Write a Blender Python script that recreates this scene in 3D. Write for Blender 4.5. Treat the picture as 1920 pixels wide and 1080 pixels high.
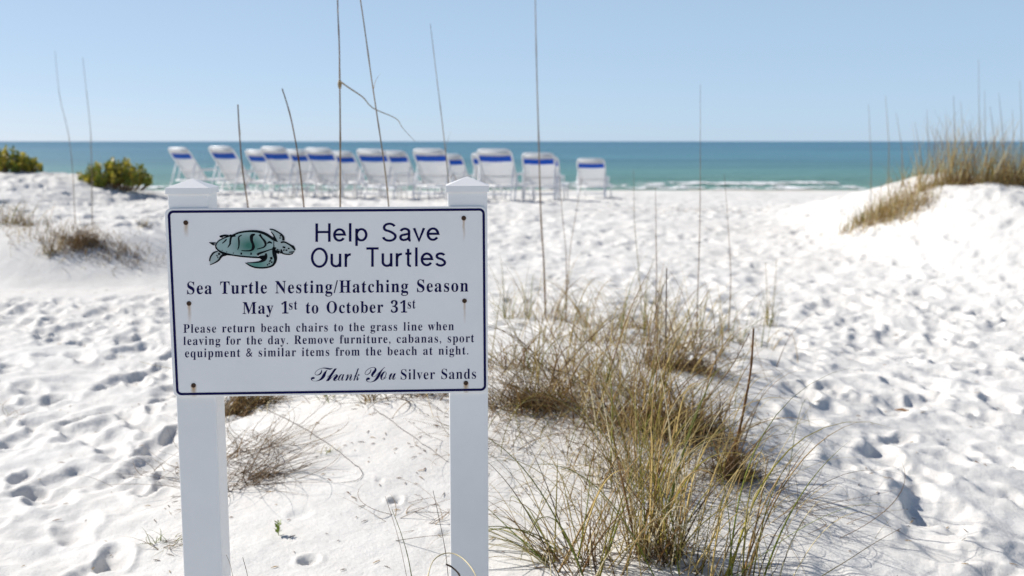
import bpy, math, random
import numpy as np
from mathutils import Vector, Matrix
from mathutils.geometry import tessellate_polygon

# ------------------------------------------------------------------ camera, sky, sun, exposure
scene = bpy.context.scene
for o in list(bpy.data.objects):
    bpy.data.objects.remove(o)
COL = scene.collection
FPX, PITCH, EYE = 2020.0, math.radians(7.75), 1.45
cam_d = bpy.data.cameras.new('camera')
cam_d.sensor_width = 36.0
cam_d.lens = 36.0 * FPX / 1920.0
cam_d.clip_start = 0.1
cam_d.clip_end = 60000
cam_d.dof.use_dof = True
cam_d.dof.focus_distance = 2.74
cam_d.dof.aperture_fstop = 3.7
cam = bpy.data.objects.new('camera', cam_d)
COL.objects.link(cam)
cam.location = (0, 0, EYE)
cam.rotation_euler = (math.radians(90) - PITCH, 0, 0)
scene.camera = cam

SUN_ELEV = math.radians(37)
SUN_FROM = Vector((-0.88, 0.47, 0)).normalized()          # the sun stands to the left and beyond
world = bpy.data.worlds.new('World')
scene.world = world
world.use_nodes = True
wn = world.node_tree
bg = wn.nodes['Background']
sky = wn.nodes.new('ShaderNodeTexSky')
sky.sky_type = 'NISHITA'
sky.sun_disc = False
sky.sun_elevation = SUN_ELEV
sky.sun_rotation = math.atan2(SUN_FROM.x, SUN_FROM.y)
sky.altitude = 1500
sky.air_density = 0.5
sky.dust_density = 1.5
sky.ozone_density = 6
veil = wn.nodes.new('ShaderNodeVectorMath'); veil.operation = 'MULTIPLY_ADD'      # even thin haze over the whole dome
veil.inputs[1].default_value = (.47, .35, .25)
veil.inputs[2].default_value = (2.85, 3.98, 5.25)
wn.links.new(sky.outputs[0], veil.inputs[0])
tcw = wn.nodes.new('ShaderNodeTexCoord')
sepw = wn.nodes.new('ShaderNodeSeparateXYZ')
wn.links.new(tcw.outputs['Generated'], sepw.inputs[0])
lift = wn.nodes.new('ShaderNodeMapRange'); lift.interpolation_type = 'SMOOTHSTEP'      # the haze thins out towards the zenith
lift.inputs[1].default_value = .02; lift.inputs[2].default_value = .75
wn.links.new(sepw.outputs['Z'], lift.inputs[0])
blend = wn.nodes.new('ShaderNodeMix'); blend.data_type = 'RGBA'
wn.links.new(lift.outputs[0], blend.inputs[0])
wn.links.new(veil.outputs[0], blend.inputs[6])
wn.links.new(sky.outputs[0], blend.inputs[7])
wn.links.new(blend.outputs[2], bg.inputs[0])
bg.inputs[1].default_value = 0.087

sun_d = bpy.data.lights.new('sun', 'SUN')
sun_d.energy = 4.15
sun_d.angle = math.radians(0.5)
sun_d.color = (1.0, 0.955, 0.89)
sun = bpy.data.objects.new('sun', sun_d)
COL.objects.link(sun)
sdir = Vector((SUN_FROM.x * math.cos(SUN_ELEV), SUN_FROM.y * math.cos(SUN_ELEV), math.sin(SUN_ELEV)))
sun.rotation_euler = sdir.to_track_quat('Z', 'Y').to_euler()

scene.view_settings.view_transform = 'Standard'
scene.view_settings.look = 'None'
scene.view_settings.gamma = 1
scene.view_settings.exposure = 0.52
scene.view_settings.use_curve_mapping = False
scene.cycles.max_bounces = 8
scene.cycles.use_denoising = True

RNG = np.random.default_rng(11)
random.seed(11)

# ------------------------------------------------------------------ helpers
CP, SP = math.cos(PITCH), math.sin(PITCH)


def ray(px, py):
    a, b = (px - 960) / FPX, (540 - py) / FPX
    return Vector((a, CP + b * SP, -SP + b * CP))


def at(px, py, Y):
    """world point that lies Y metres ahead, seen at photo pixel px, py"""
    d = ray(px, py)
    return Vector((0, 0, EYE)) + d * (Y / d.y)


def tag(o, label=None, cat=None, group=None, kind=None):
    if label: o['label'] = label
    if cat: o['category'] = cat
    if group: o['group'] = group
    if kind: o['kind'] = kind
    return o


def empty(name, loc=(0, 0, 0), rz=0):
    o = bpy.data.objects.new(name, None)
    o.empty_display_size = 0.1
    COL.objects.link(o)
    o.location = loc
    o.rotation_euler = (0, 0, rz)
    return o


def link(name, me, mat=None, parent=None, smooth=False):
    if mat and not me.materials:
        me.materials.append(mat)
    if smooth:
        me.polygons.foreach_set('use_smooth', [True] * len(me.polygons))
    o = bpy.data.objects.new(name, me)
    COL.objects.link(o)
    if parent: o.parent = parent
    return o


def fast_mesh(name, verts, faces, colors=None):
    """verts (n,3) array, faces (m,k) array with a single k"""
    verts = np.asarray(verts, np.float32)
    faces = np.asarray(faces, np.int32)
    me = bpy.data.meshes.new(name)
    me.vertices.add(len(verts))
    me.vertices.foreach_set('co', verts.ravel())
    k = faces.shape[1]
    me.loops.add(faces.size)
    me.loops.foreach_set('vertex_index', faces.ravel())
    me.polygons.add(len(faces))
    me.polygons.foreach_set('loop_start', np.arange(0, faces.size, k, dtype=np.int32))
    me.polygons.foreach_set('loop_total', np.full(len(faces), k, np.int32))
    me.update(calc_edges=True)
    if colors is not None:
        ca = me.color_attributes.new('Col', 'FLOAT_COLOR', 'POINT')
        c = np.ones((len(verts), 4), np.float32)
        c[:, :3] = colors
        ca.data.foreach_set('color', c.ravel())
    return me


class MB:
    """collects simple shapes into one mesh"""
    def __init__(s): s.v = []; s.f = []

    def add(s, v, f):
        n = len(s.v)
        s.v += [tuple(p) for p in v]
        s.f += [tuple(i + n for i in q) for q in f]

    def box(s, c, d, bev=0.0):
        x, y, z = d[0] / 2, d[1] / 2, d[2] / 2
        if bev <= 0:
            v = [(c[0] + i * x, c[1] + j * y, c[2] + k * z) for k in (-1, 1) for j in (-1, 1) for i in (-1, 1)]
            s.add(v, [(0, 2, 3, 1), (4, 5, 7, 6), (0, 1, 5, 4), (2, 6, 7, 3), (0, 4, 6, 2), (1, 3, 7, 5)])
            return
        ring = []
        for (sx, sy) in ((1, 1), (-1, 1), (-1, -1), (1, -1)):
            for k in range(4):
                a = k / 3 * math.pi / 2 + {(1, 1): 0, (-1, 1): 1, (-1, -1): 2, (1, -1): 3}[(sx, sy)] * math.pi / 2
                ring.append((c[0] + sx * (x - bev) + bev * math.cos(a), c[1] + sy * (y - bev) + bev * math.sin(a)))
        n = len(ring)
        v = [(p[0], p[1], c[2] - z) for p in ring] + [(p[0], p[1], c[2] + z) for p in ring]
        f = [(i, (i + 1) % n, n + (i + 1) % n, n + i) for i in range(n)]
        f += [tuple(range(n - 1, -1, -1)), tuple(range(n, 2 * n))]
        s.add(v, f)

    def tube(s, pts, r, n=8, cap=True):
        pts = [Vector(p) for p in pts]
        rs = r if isinstance(r, (list, tuple)) else [r] * len(pts)
        v = []; f = []
        up = None
        for i, p in enumerate(pts):
            t = (pts[min(i + 1, len(pts) - 1)] - pts[max(i - 1, 0)]).normalized()
            if up is None:
                up = t.orthogonal().normalized()
            up = (up - t * up.dot(t))
            up = up.normalized() if up.length > 1e-6 else t.orthogonal().normalized()
            w = t.cross(up)
            for k in range(n):
                a = 2 * math.pi * k / n
                v.append(p + (up * math.cos(a) + w * math.sin(a)) * rs[i])
        for i in range(len(pts) - 1):
            for k in range(n):
                f.append((i * n + k, i * n + (k + 1) % n, (i + 1) * n + (k + 1) % n, (i + 1) * n + k))
        if cap:
            f.append(tuple(range(n - 1, -1, -1)))
            f.append(tuple((len(pts) - 1) * n + k for k in range(n)))
        s.add(v, f)

    def build(s, name, mat, parent=None, smooth=False):
        me = bpy.data.meshes.new(name)
        me.from_pydata(s.v, [], s.f)
        me.update()
        return link(name, me, mat, parent, smooth)


def smoothstep(a, b, x):
    t = np.clip((x - a) / (b - a), 0, 1)
    return t * t * (3 - 2 * t)


def _hash(ix, iy, seed):
    h = (ix.astype(np.int64) * 374761393 + iy.astype(np.int64) * 668265263 + seed * 974711) & 0x7fffffff
    h = ((h ^ (h >> 13)) * 1274126177) & 0x7fffffff
    h = h ^ (h >> 16)
    return (h & 0xffff) / 65535.0


def vnoise(x, y, seed=0):
    ix, iy = np.floor(x), np.floor(y)
    fx, fy = x - ix, y - iy
    fx = fx * fx * fx * (fx * (fx * 6 - 15) + 10)
    fy = fy * fy * fy * (fy * (fy * 6 - 15) + 10)
    a, b = _hash(ix, iy, seed), _hash(ix + 1, iy, seed)
    c, d = _hash(ix, iy + 1, seed), _hash(ix + 1, iy + 1, seed)
    return (a + (b - a) * fx) * (1 - fy) + (c + (d - c) * fx) * fy - 0.5


def fbm(x, y, seed=0, octs=3):
    r, a = 0, 1.0
    for k in range(octs):
        ca, sa = math.cos(k * 1.1 + .4), math.sin(k * 1.1 + .4)
        r = r + a * vnoise((x * ca - y * sa) * 2 ** k + 13.7 * k, (x * sa + y * ca) * 2 ** k - 7.1 * k, seed + k * 17)
        a *= .5
    return r


# ------------------------------------------------------------------ materials
def new_mat(name):
    m = bpy.data.materials.new(name)
    m.use_nodes = True
    nt = m.node_tree
    return m, nt, nt.nodes['Principled BSDF']


def N(nt, typ, **kw):
    n = nt.nodes.new(typ)
    for k, v in kw.items():
        setattr(n, k, v)
    return n


def noise(nt, scale, detail=4, rough=.55, vec=None):
    n = N(nt, 'ShaderNodeTexNoise')
    n.inputs['Scale'].default_value = scale
    n.inputs['Detail'].default_value = detail
    n.inputs['Roughness'].default_value = rough
    if vec is not None: nt.links.new(vec, n.inputs['Vector'])
    return n


def ramp(nt, fac, stops):
    r = N(nt, 'ShaderNodeValToRGB')
    el = r.color_ramp.elements
    while len(el) < len(stops): el.new(.5)
    for e, (p, c) in zip(el, stops):
        e.position = p
        e.color = (*c, 1) if len(c) == 3 else c
    nt.links.new(fac, r.inputs[0])
    return r


def plain(name, col, rough=.5, spec=.5, var=0.0, vscale=8, metal=0, bump=0, bscale=80, trans=0):
    m, nt, p = new_mat(name)
    p.inputs['Roughness'].default_value = rough
    p.inputs['Specular IOR Level'].default_value = spec
    p.inputs['Metallic'].default_value = metal
    tc = N(nt, 'ShaderNodeTexCoord')
    n = noise(nt, vscale, 5, .6, tc.outputs['Object'])
    lo = tuple(c * (1 - var) for c in col); hi = tuple(min(1, c * (1 + var)) for c in col)
    r = ramp(nt, n.outputs['Fac'], [(.3, lo), (.7, hi)])
    nt.links.new(r.outputs[0], p.inputs['Base Color'])
    if bump:
        b = N(nt, 'ShaderNodeBump'); b.inputs['Strength'].default_value = bump; b.inputs['Distance'].default_value = .002
        n2 = noise(nt, bscale, 4, .6, tc.outputs['Object'])
        nt.links.new(n2.outputs['Fac'], b.inputs['Height']); nt.links.new(b.outputs[0], p.inputs['Normal'])
    return m


def sand_mat():
    m, nt, p = new_mat('white_quartz_sand')
    g = N(nt, 'ShaderNodeNewGeometry')
    big = noise(nt, 0.5, 4, .6, g.outputs['Position'])
    mid = noise(nt, 7, 6, .65, g.outputs['Position'])
    r1 = ramp(nt, big.outputs['Fac'], [(.3, (.685, .668, .635)), (.7, (.755, .742, .715))])
    r2 = ramp(nt, mid.outputs['Fac'], [(.28, (.93, .925, .915)), (.6, (1, 1, 1))])
    mx = N(nt, 'ShaderNodeMix', data_type='RGBA', blend_type='MULTIPLY'); mx.inputs[0].default_value = 1
    nt.links.new(r1.outputs[0], mx.inputs[6]); nt.links.new(r2.outputs[0], mx.inputs[7])
    # grains: a scatter of darker specks
    sp = noise(nt, 160, 2, .5, g.outputs['Position'])
    r3 = ramp(nt, sp.outputs['Fac'], [(.27, (.72, .70, .66)), (.40, (1, 1, 1))])
    mx2 = N(nt, 'ShaderNodeMix', data_type='RGBA', blend_type='MULTIPLY'); mx2.inputs[0].default_value = .7
    nt.links.new(mx.outputs[2], mx2.inputs[6]); nt.links.new(r3.outputs[0], mx2.inputs[7])
    # bits of dry litter that gather here and there
    lit = noise(nt, 55, 3, .7, g.outputs['Position'])
    lm = noise(nt, 1.3, 3, .6, g.outputs['Position'])
    a = ramp(nt, lit.outputs['Fac'], [(.66, (0, 0, 0)), (.70, (1, 1, 1))])
    b = ramp(nt, lm.outputs['Fac'], [(.5, (0, 0, 0)), (.62, (1, 1, 1))])
    mm = N(nt, 'ShaderNodeMath', operation='MULTIPLY'); nt.links.new(a.outputs[0], mm.inputs[0]); nt.links.new(b.outputs[0], mm.inputs[1])
    mm2 = N(nt, 'ShaderNodeMath', operation='MULTIPLY'); nt.links.new(mm.outputs[0], mm2.inputs[0]); mm2.inputs[1].default_value = .55
    mx3 = N(nt, 'ShaderNodeMix', data_type='RGBA'); mx3.inputs[7].default_value = (.32, .26, .18, 1)
    nt.links.new(mm2.outputs[0], mx3.inputs[0]); nt.links.new(mx2.outputs[2], mx3.inputs[6])
    # damp strip by the water
    sx = N(nt, 'ShaderNodeSeparateXYZ'); nt.links.new(g.outputs['Position'], sx.inputs[0])
    mr = N(nt, 'ShaderNodeMapRange'); mr.inputs[1].default_value = -.36; mr.inputs[2].default_value = -.5
    nt.links.new(sx.outputs['Z'], mr.inputs[0])
    mx4 = N(nt, 'ShaderNodeMix', data_type='RGBA'); mx4.inputs[7].default_value = (.52, .47, .40, 1)
    nt.links.new(mr.outputs[0], mx4.inputs[0]); nt.links.new(mx3.outputs[2], mx4.inputs[6])
    nt.links.new(mx4.outputs[2], p.inputs['Base Color'])
    p.inputs['Roughness'].default_value = .95
    p.inputs['Specular IOR Level'].default_value = .15
    b1 = N(nt, 'ShaderNodeBump'); b1.inputs['Strength'].default_value = .55; b1.inputs['Distance'].default_value = .012
    b2 = N(nt, 'ShaderNodeBump'); b2.inputs['Strength'].default_value = .5; b2.inputs['Distance'].default_value = .002
    nb = noise(nt, 22, 6, .62, g.outputs['Position'])
    nb2 = noise(nt, 260, 3, .6, g.outputs['Position'])
    nt.links.new(nb.outputs['Fac'], b1.inputs['Height'])
    nt.links.new(nb2.outputs['Fac'], b2.inputs['Height'])
    nt.links.new(b1.outputs[0], b2.inputs['Normal'])
    nt.links.new(b2.outputs[0], p.inputs['Normal'])
    return m


def blade_mat():
    m, nt, p = new_mat('grass_blade')
    a = N(nt, 'ShaderNodeAttribute', attribute_name='Col')
    nt.links.new(a.outputs['Color'], p.inputs['Base Color'])
    p.inputs['Roughness'].default_value = .6
    p.inputs['Specular IOR Level'].default_value = .2
    p.inputs['Subsurface Weight'].default_value = 0
    return m


def leaf_mat():
    m, nt, p = new_mat('shrub_leaf')
    a = N(nt, 'ShaderNodeAttribute', attribute_name='Col')
    nt.links.new(a.outputs['Color'], p.inputs['Base Color'])
    p.inputs['Roughness'].default_value = .45
    tr = N(nt, 'ShaderNodeBsdfTranslucent'); nt.links.new(a.outputs['Color'], tr.inputs['Color'])
    mx = N(nt, 'ShaderNodeMixShader'); mx.inputs[0].default_value = .3
    nt.links.new(p.outputs[0], mx.inputs[1]); nt.links.new(tr.outputs[0], mx.inputs[2])
    nt.links.new(mx.outputs[0], nt.nodes['Material Output'].inputs[0])
    return m


def sea_mat():
    m, nt, p = new_mat('sea_water')
    g = N(nt, 'ShaderNodeNewGeometry')
    sx = N(nt, 'ShaderNodeSeparateXYZ'); nt.links.new(g.outputs['Position'], sx.inputs[0])
    # depth of the water grows with distance from the shore: log scale 45 m .. 3 km
    wob = noise(nt, .03, 3, .6, g.outputs['Position'])
    ml = N(nt, 'ShaderNodeMath', operation='LOGARITHM'); ml.inputs[1].default_value = 10
    nt.links.new(sx.outputs['Y'], ml.inputs[0])
    ad = N(nt, 'ShaderNodeMath', operation='MULTIPLY_ADD'); ad.inputs[1].default_value = .16
    nt.links.new(wob.outputs['Fac'], ad.inputs[0]); nt.links.new(ml.outputs[0], ad.inputs[2])
    mr = N(nt, 'ShaderNodeMapRange'); mr.inputs[1].default_value = 1.72; mr.inputs[2].default_value = 3.3
    nt.links.new(ad.outputs[0], mr.inputs[0])
    r = ramp(nt, mr.outputs[0], [(0, (.20, .35, .29)), (.10, (.13, .29, .28)), (.28, (.10, .25, .32)), (.55, (.085, .22, .31)), (1, (.055, .17, .26))])
    # patches of different tone
    mp = N(nt, 'ShaderNodeMapping'); mp.inputs['Scale'].default_value = (.012, .05, 1)
    nt.links.new(g.outputs['Position'], mp.inputs[0])
    pt = noise(nt, 1, 4, .6, mp.outputs[0])
    pr = ramp(nt, pt.outputs['Fac'], [(.3, (.72, .76, .80)), (.7, (1.18, 1.15, 1.10))])
    mx = N(nt, 'ShaderNodeMix', data_type='RGBA', blend_type='MULTIPLY'); mx.inputs[0].default_value = 1
    nt.links.new(r.outputs[0], mx.inputs[6]); nt.links.new(pr.outputs[0], mx.inputs[7])
    nt.links.new(mx.outputs[2], p.inputs['Base Color'])
    p.inputs['Roughness'].default_value = .42
    p.inputs['IOR'].default_value = 1.33
    p.inputs['Specular IOR Level'].default_value = .35
    mp2 = N(nt, 'ShaderNodeMapping'); mp2.inputs['Scale'].default_value = (.35, 1.5, 1)
    nt.links.new(g.outputs['Position'], mp2.inputs[0])
    wv = noise(nt, 1, 6, .62, mp2.outputs[0])
    b = N(nt, 'ShaderNodeBump'); b.inputs['Strength'].default_value = 1; b.inputs['Distance'].default_value = .55
    nt.links.new(wv.outputs['Fac'], b.inputs['Height']); nt.links.new(b.outputs[0], p.inputs['Normal'])
    return m


M_SAND = sand_mat()
M_BLADE = blade_mat()
M_LEAF = leaf_mat()
M_SEA = sea_mat()
M_VINYL = plain('white_vinyl', (.79, .785, .775), .42, .45, .05, 3.5, bump=.25, bscale=40)
M_NAVY = plain('navy_print', (.008, .007, .062), .7, .08, .05)
M_BLACK = plain('black_print', (.005, .008, .010), .7, .08, .05)
M_RUST = plain('rusty_screw', (.07, .035, .018), .7, .4, .6, 300, bump=.6, bscale=900)
M_FRAME = plain('white_tube', (.80, .80, .80), .35, .5, .02)
M_SLING = plain('white_sling', (.82, .82, .82), .6, .3, .03)
M_BAND = plain('blue_band', (.035, .16, .58), .6, .3, .05)
for m_ in (M_SLING, M_BAND):                                # thin vinyl lets some of the sun through
    nt_ = m_.node_tree
    p_ = nt_.nodes['Principled BSDF']
    tr_ = nt_.nodes.new('ShaderNodeBsdfTranslucent')
    nt_.links.new(p_.inputs['Base Color'].links[0].from_socket, tr_.inputs['Color'])
    mx_ = nt_.nodes.new('ShaderNodeMixShader'); mx_.inputs[0].default_value = .55
    nt_.links.new(p_.outputs[0], mx_.inputs[1]); nt_.links.new(tr_.outputs[0], mx_.inputs[2])
    nt_.links.new(mx_.outputs[0], nt_.nodes['Material Output'].inputs[0])
M_FOAM = plain('sea_foam', (.82, .84, .84), .8, .3, .06, 3, bump=1, bscale=9)
M_DARK = plain('burrow_inside', (.30, .28, .25), .9, .1, .1)
M_STEM_SHADOW = plain('stem_shadow_grey', (.17, .15, .14), .85, .1, .4, 60)  # dark grey for the modelled stalk shadows on the sand
M_DRIFT = plain('dry_litter', (.22, .13, .07), .85, .2, .5, 60)


# ------------------------------------------------------------------ ground: one sheet of dune sand
def base_h(x, y):
    x = np.asarray(x, float); y = np.asarray(y, float)
    # beach: low swale, berm where the loungers stand, slope to the water
    z = 0.30 * smoothstep(9.5, 19.5, y) - 0.035 * np.clip(y - 20.5, 0, 60)
    z = z - 0.018 * x * smoothstep(14, 21, y) * smoothstep(40, 24, y) * (x > -12)
    z = np.maximum(z, -2.5)
    # mound with the sea oats, behind and beside the sign
    ax = np.abs((x - .12) / 1.5)
    M = np.exp(-ax ** 3.2) * np.exp(-((y - 5.3) / 1.95) ** 2)
    z = z + .30 * M
    # left fore dune with a bank that faces us
    lf = smoothstep(-2.9, -4.4, x + .10 * (y - 12))
    crest = 12.1 + .35 * vnoise(x * .8, x * 0 + 3.3, 5)
    D2 = np.where(y < crest, smoothstep(crest - 1.5, crest, y), np.exp(-((y - crest) / 4.0) ** 2))
    z = z + .42 * lf * D2
    # left back dune with the shrubs
    lb = smoothstep(-6.4, -8.2, x)
    z = z + .42 * lb * np.exp(-((y - 20.3) / np.where(y > 20.3, 1.6, 3.4)) ** 2)
    # right dune
    rx = smoothstep(2.4, 7.0, x)
    hh = .12 * smoothstep(2.6, 4.2, x) + .80 * smoothstep(3.75, 5.75, x) + .16 * rx * fbm(x * 1.3, y * .9, 7, 3) + .05 * (x > 0) * np.sin(x * 1.7)* rx
    D3 = np.where(y < 13.6, smoothstep(7.5, 13.6, y), np.exp(-((y - 13.6) / 4.0) ** 2))
    z = z + hh * D3
    # broad rolling
    z = z + .06 * fbm(x * .45, y * .45, 3, 2) * smoothstep(2, 6, y)
    return z


def masks(x, y):
    mound = np.exp(-(np.abs((x + .0) / 1.32)) ** 4) * np.exp(-((y - 4.8) / 2.3) ** 4)
    smooth_left = smoothstep(-3.0, -3.8, x) * smoothstep(9.6, 10.3, y) * smoothstep(12.6, 12.0, y)
    right_slope = .45 * smoothstep(3.6, 5.2, x) * smoothstep(8.0, 9.5, y) * smoothstep(15, 13.5, y)
    tramp = 1 - np.clip(mound * 1.15 + smooth_left + right_slope, 0, 1)
    return tramp


def gx(t_dense=800):
    d = np.linspace(-.60, .60, t_dense)
    m = np.linspace(.60, 1.25, 130)[1:]
    o = 1.25 * (1.18 ** np.arange(1, 28))
    return np.concatenate([-o[::-1], -m[::-1], d, m, o])


T = gx()
ys = 1.5 * (62 / 1.5) ** (np.linspace(0, 1, 840))
ys = np.concatenate([np.array([-70, -40, -20, -10, -5, -3, -1.5, -.5, .2, .7, 1.1]), ys, np.array([66, 75, 100])])
W = np.maximum(ys, 1.5)
X = W[:, None] * T[None, :]
Y = np.repeat(ys[:, None], len(T), 1)
Z = base_h(X, Y)
TR = masks(X, Y)
nearf = smoothstep(45, 34, Y) * (Y > -6)
Z += nearf * TR * (.036 * fbm(X * 2.1, Y * 2.1, 21, 3) + .017 * fbm(X * 6.0, Y * 6.0, 31, 2) + .0075 * fbm(X * 14, Y * 14, 37, 2))
Z += nearf * (1 - TR) * .010 * fbm(X * 4, Y * 4, 41, 3)
# wind ripples on the left path and at the right
rip = np.sin((Y * 26 + X * 7) + 5 * fbm(X * 1.1, Y * 1.1, 51, 2))
Z += .0045 * rip * nearf * smoothstep(.1, .5, TR) * smoothstep(8, 5, Y)
D = np.zeros_like(Z)
WARP = vnoise(X * 9, Y * 9, 91)
WARP2 = vnoise(X * 23, Y * 23, 92)


def stamp(cx, cy, ang, la, lb, dep):
    R = max(la, lb) * 2.0
    j0, j1 = np.searchsorted(ys, [cy - R, cy + R])
    if j1 - j0 < 2: return
    w = max(cy, 1.5)
    i0, i1 = np.searchsorted(T, [(cx - R) / (w) - .02, (cx + R) / (w) + .02])
    xs, yy = X[j0:j1, i0:i1] - cx, Y[j0:j1, i0:i1] - cy
    c, s = math.cos(ang), math.sin(ang)
    a, b = (xs * c + yy * s) / la, (-xs * s + yy * c) / lb
    r = np.sqrt(a * a + b * b)
    r = r + .55 * WARP[j0:j1, i0:i1] + .30 * WARP2[j0:j1, i0:i1]
    r = np.maximum(r, 0)
    D[j0:j1, i0:i1] += dep * (-np.exp(-r ** 2.6) + .26 * np.exp(-((r - 1.35) / .36) ** 2))


def stamps(n, xr, yr, size, dep, angs, need=.45):
    k = 0
    while k < n:
        k += 1
        x, y = RNG.uniform(*xr), RNG.uniform(*yr)
        if abs(x) > y * 1.15 + .6: continue
        if float(masks(np.array(x), np.array(y))) < need * RNG.uniform(.7, 1.3): continue
        s = RNG.uniform(.6, 1.3) * size
        a_ = RNG.choice(angs) + RNG.normal(0, .45)
        dp_ = dep * RNG.uniform(.4, 1.35)
        stamp(x, y, a_, s * RNG.uniform(1.0, 1.4), s * RNG.uniform(.5, .75), dp_)
        if RNG.random() < .45:                                  # heel behind the ball of the foot
            q_ = s * 1.35
            stamp(x - math.cos(a_) * q_, y - math.sin(a_) * q_, a_, s * .55, s * .45, dp_ * RNG.uniform(.5, 1.1))


UPL, UPR = math.radians(105), math.radians(115)
stamps(900, (-8, -1.0), (2.6, 10), .115, .038, [UPL])
stamps(800, (.7, 9), (2.6, 10), .125, .032, [UPR, math.radians(100)])
stamps(1300, (-4.5, 7), (7.5, 15), .12, .020, [math.radians(90), math.radians(130)])
stamps(1000, (-9, 8), (14, 25), .16, .030, [math.radians(90), math.radians(20)])
stamps(600, (-13, -3), (12.6, 22), .20, .055, [math.radians(90), math.radians(20)])
# a few marked holes in the smooth sand under the sign


def ground_hit(px, py, f=base_h):
    d = ray(px, py)
    y = 2.2
    prev = None
    while y < 60:
        p = Vector((0, 0, EYE)) + d * (y / d.y)
        if p.z < float(f(p.x, p.y)):
            return p
        y *= 1.004
    return p


for (px, py, s, dp) in ((742, 941, .018, .035), (578, 1053, .022, .028), (712, 905, .012, .01), (840, 1005, .03, .012), (560, 965, .03, .008), (300, 860, .03, .02)):
    h = ground_hit(px, py)
    stamp(h.x, h.y, 0, s * 1.4, s * 1.1, dp)
D = np.where(D < 0, -.042 * np.tanh(-D / .042), .022 * np.tanh(D / .022))
Z += D * smoothstep(0, .5, np.maximum(TR, (np.abs(D) > 0) * (TR < .2) * 1.0))
ny, nx = Z.shape
idx = np.arange(ny * nx).reshape(ny, nx)
F = np.stack([idx[:-1, :-1], idx[:-1, 1:], idx[1:, 1:], idx[1:, :-1]], -1).reshape(-1, 4)
me = fast_mesh('sand_ground', np.stack([X, Y, Z], -1).reshape(-1, 3), F)
ground = link('sand_ground', me, M_SAND, smooth=True)
tag(ground, 'white trampled beach sand with footprints and low dunes', kind='structure')


def gz(x, y):
    """height of the finished sand"""
    j = int(np.clip(np.searchsorted(ys, y) - 1, 0, ny - 2))
    w0 = max(ys[j], 1.5)
    i = int(np.clip(np.searchsorted(T, x / w0) - 1, 0, nx - 2))
    fy = (y - ys[j]) / (ys[j + 1] - ys[j])
    fx = (x / w0 - T[i]) / (T[i + 1] - T[i])
    a = Z[j, i] * (1 - fx) + Z[j, i + 1] * fx
    b = Z[j + 1, i] * (1 - fx) + Z[j + 1, i + 1] * fx
    return float(a * (1 - fy) + b * fy)


def gpt(px, py):
    h = ground_hit(px, py)
    for _ in range(2):
        h = Vector((h.x, h.y, gz(h.x, h.y)))
    return h


# ------------------------------------------------------------------ sea
sy = np.concatenate([np.linspace(40, 75, 150), 75 * (30000 / 75) ** np.linspace(.01, 1, 60)])
st = np.concatenate([-np.geomspace(.8, 6, 14)[::-1], np.linspace(-.7, .7, 260), np.geomspace(.8, 6, 14)])
SX = np.maximum(sy, 40)[:, None] * st[None, :]
SY = np.repeat(sy[:, None], len(st), 1)
SZ = np.full_like(SX, -.5)
nearw = smoothstep(75, 60, SY)


def breaker(x, y, y0, amp, wd, seed):
    c = y0 + 2.2 * fbm(x * .05, x * 0 + 1.1, seed, 2)
    a = amp * smoothstep(-.15, .3, vnoise(x * .09, x * 0 + 5.5, seed + 9))
    t = (y - c) / wd
    return a * np.exp(-np.where(t < 0, (t * 1.8) ** 2, (t * .7) ** 2)), c, a


for (y0, amp, wd, seed) in ((50.0, .16, .8, 61), (55.5, .10, 1.0, 62), (63, .08, 1.4, 63)):
    bz, _, _ = breaker(SX, SY, y0, amp, wd, seed)
    SZ += bz
SZ += nearw * .05 * fbm(SX * .5, SY * 1.2, 71, 3)
sidx = np.arange(SX.size).reshape(SX.shape)
SF = np.stack([sidx[:-1, :-1], sidx[:-1, 1:], sidx[1:, 1:], sidx[1:, :-1]], -1).reshape(-1, 4)
sea = link('sea', fast_mesh('sea', np.stack([SX, SY, SZ], -1).reshape(-1, 3), SF), M_SEA, smooth=True)
tag(sea, 'calm turquoise sea reaching to the horizon', kind='structure')

# surf: ragged sheets of foam that ride the breakers and wash up the sand
fv, ff = [], []


def foam_strip(x0, x1, yc, half, zf, seed, thr):
    nxs = int((x1 - x0) / .16); nys = 16
    xs = np.linspace(x0, x1, nxs)
    for i in range(nxs - 1):
        for j in range(nys - 1):
            x = xs[i]
            c = float(yc(x))
            y = c + (j / (nys - 1) * 2 - 1) * half
            n = float(fbm(np.array(x * 1.5), np.array(y * 2.2), seed, 3)) * 1.3 + .55 * (1 - abs(j / (nys - 1) * 2 - 1)) - .3
            n += float(vnoise(np.array(x * .12), np.array(2.2), seed + 3)) * .7
            if n < thr: continue
            k = len(fv)
            for (dx, dj) in ((0, 0), (1, 0), (1, 1), (0, 1)):
                xx = xs[i + dx]
                yy = float(yc(xx)) + ((j + dj) / (nys - 1) * 2 - 1) * half
                fv.append((xx, yy, zf(xx, yy)))
            ff.append((k, k + 1, k + 2, k + 3))


def sea_z(x, y):
    z = -.5
    for (y0, amp, wd, seed) in ((50.0, .16, .8, 61), (55.5, .10, 1.0, 62), (63, .08, 1.4, 63)):
        z += float(breaker(np.array(x), np.array(y), y0, amp, wd, seed)[0])
    z += .05 * float(fbm(np.array(x * .5), np.array(y * 1.2), 71, 3))
    return z + .03 + .06 * max(0, float(fbm(np.array(x * 3.), np.array(y * 3.), 81, 2)))


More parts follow.
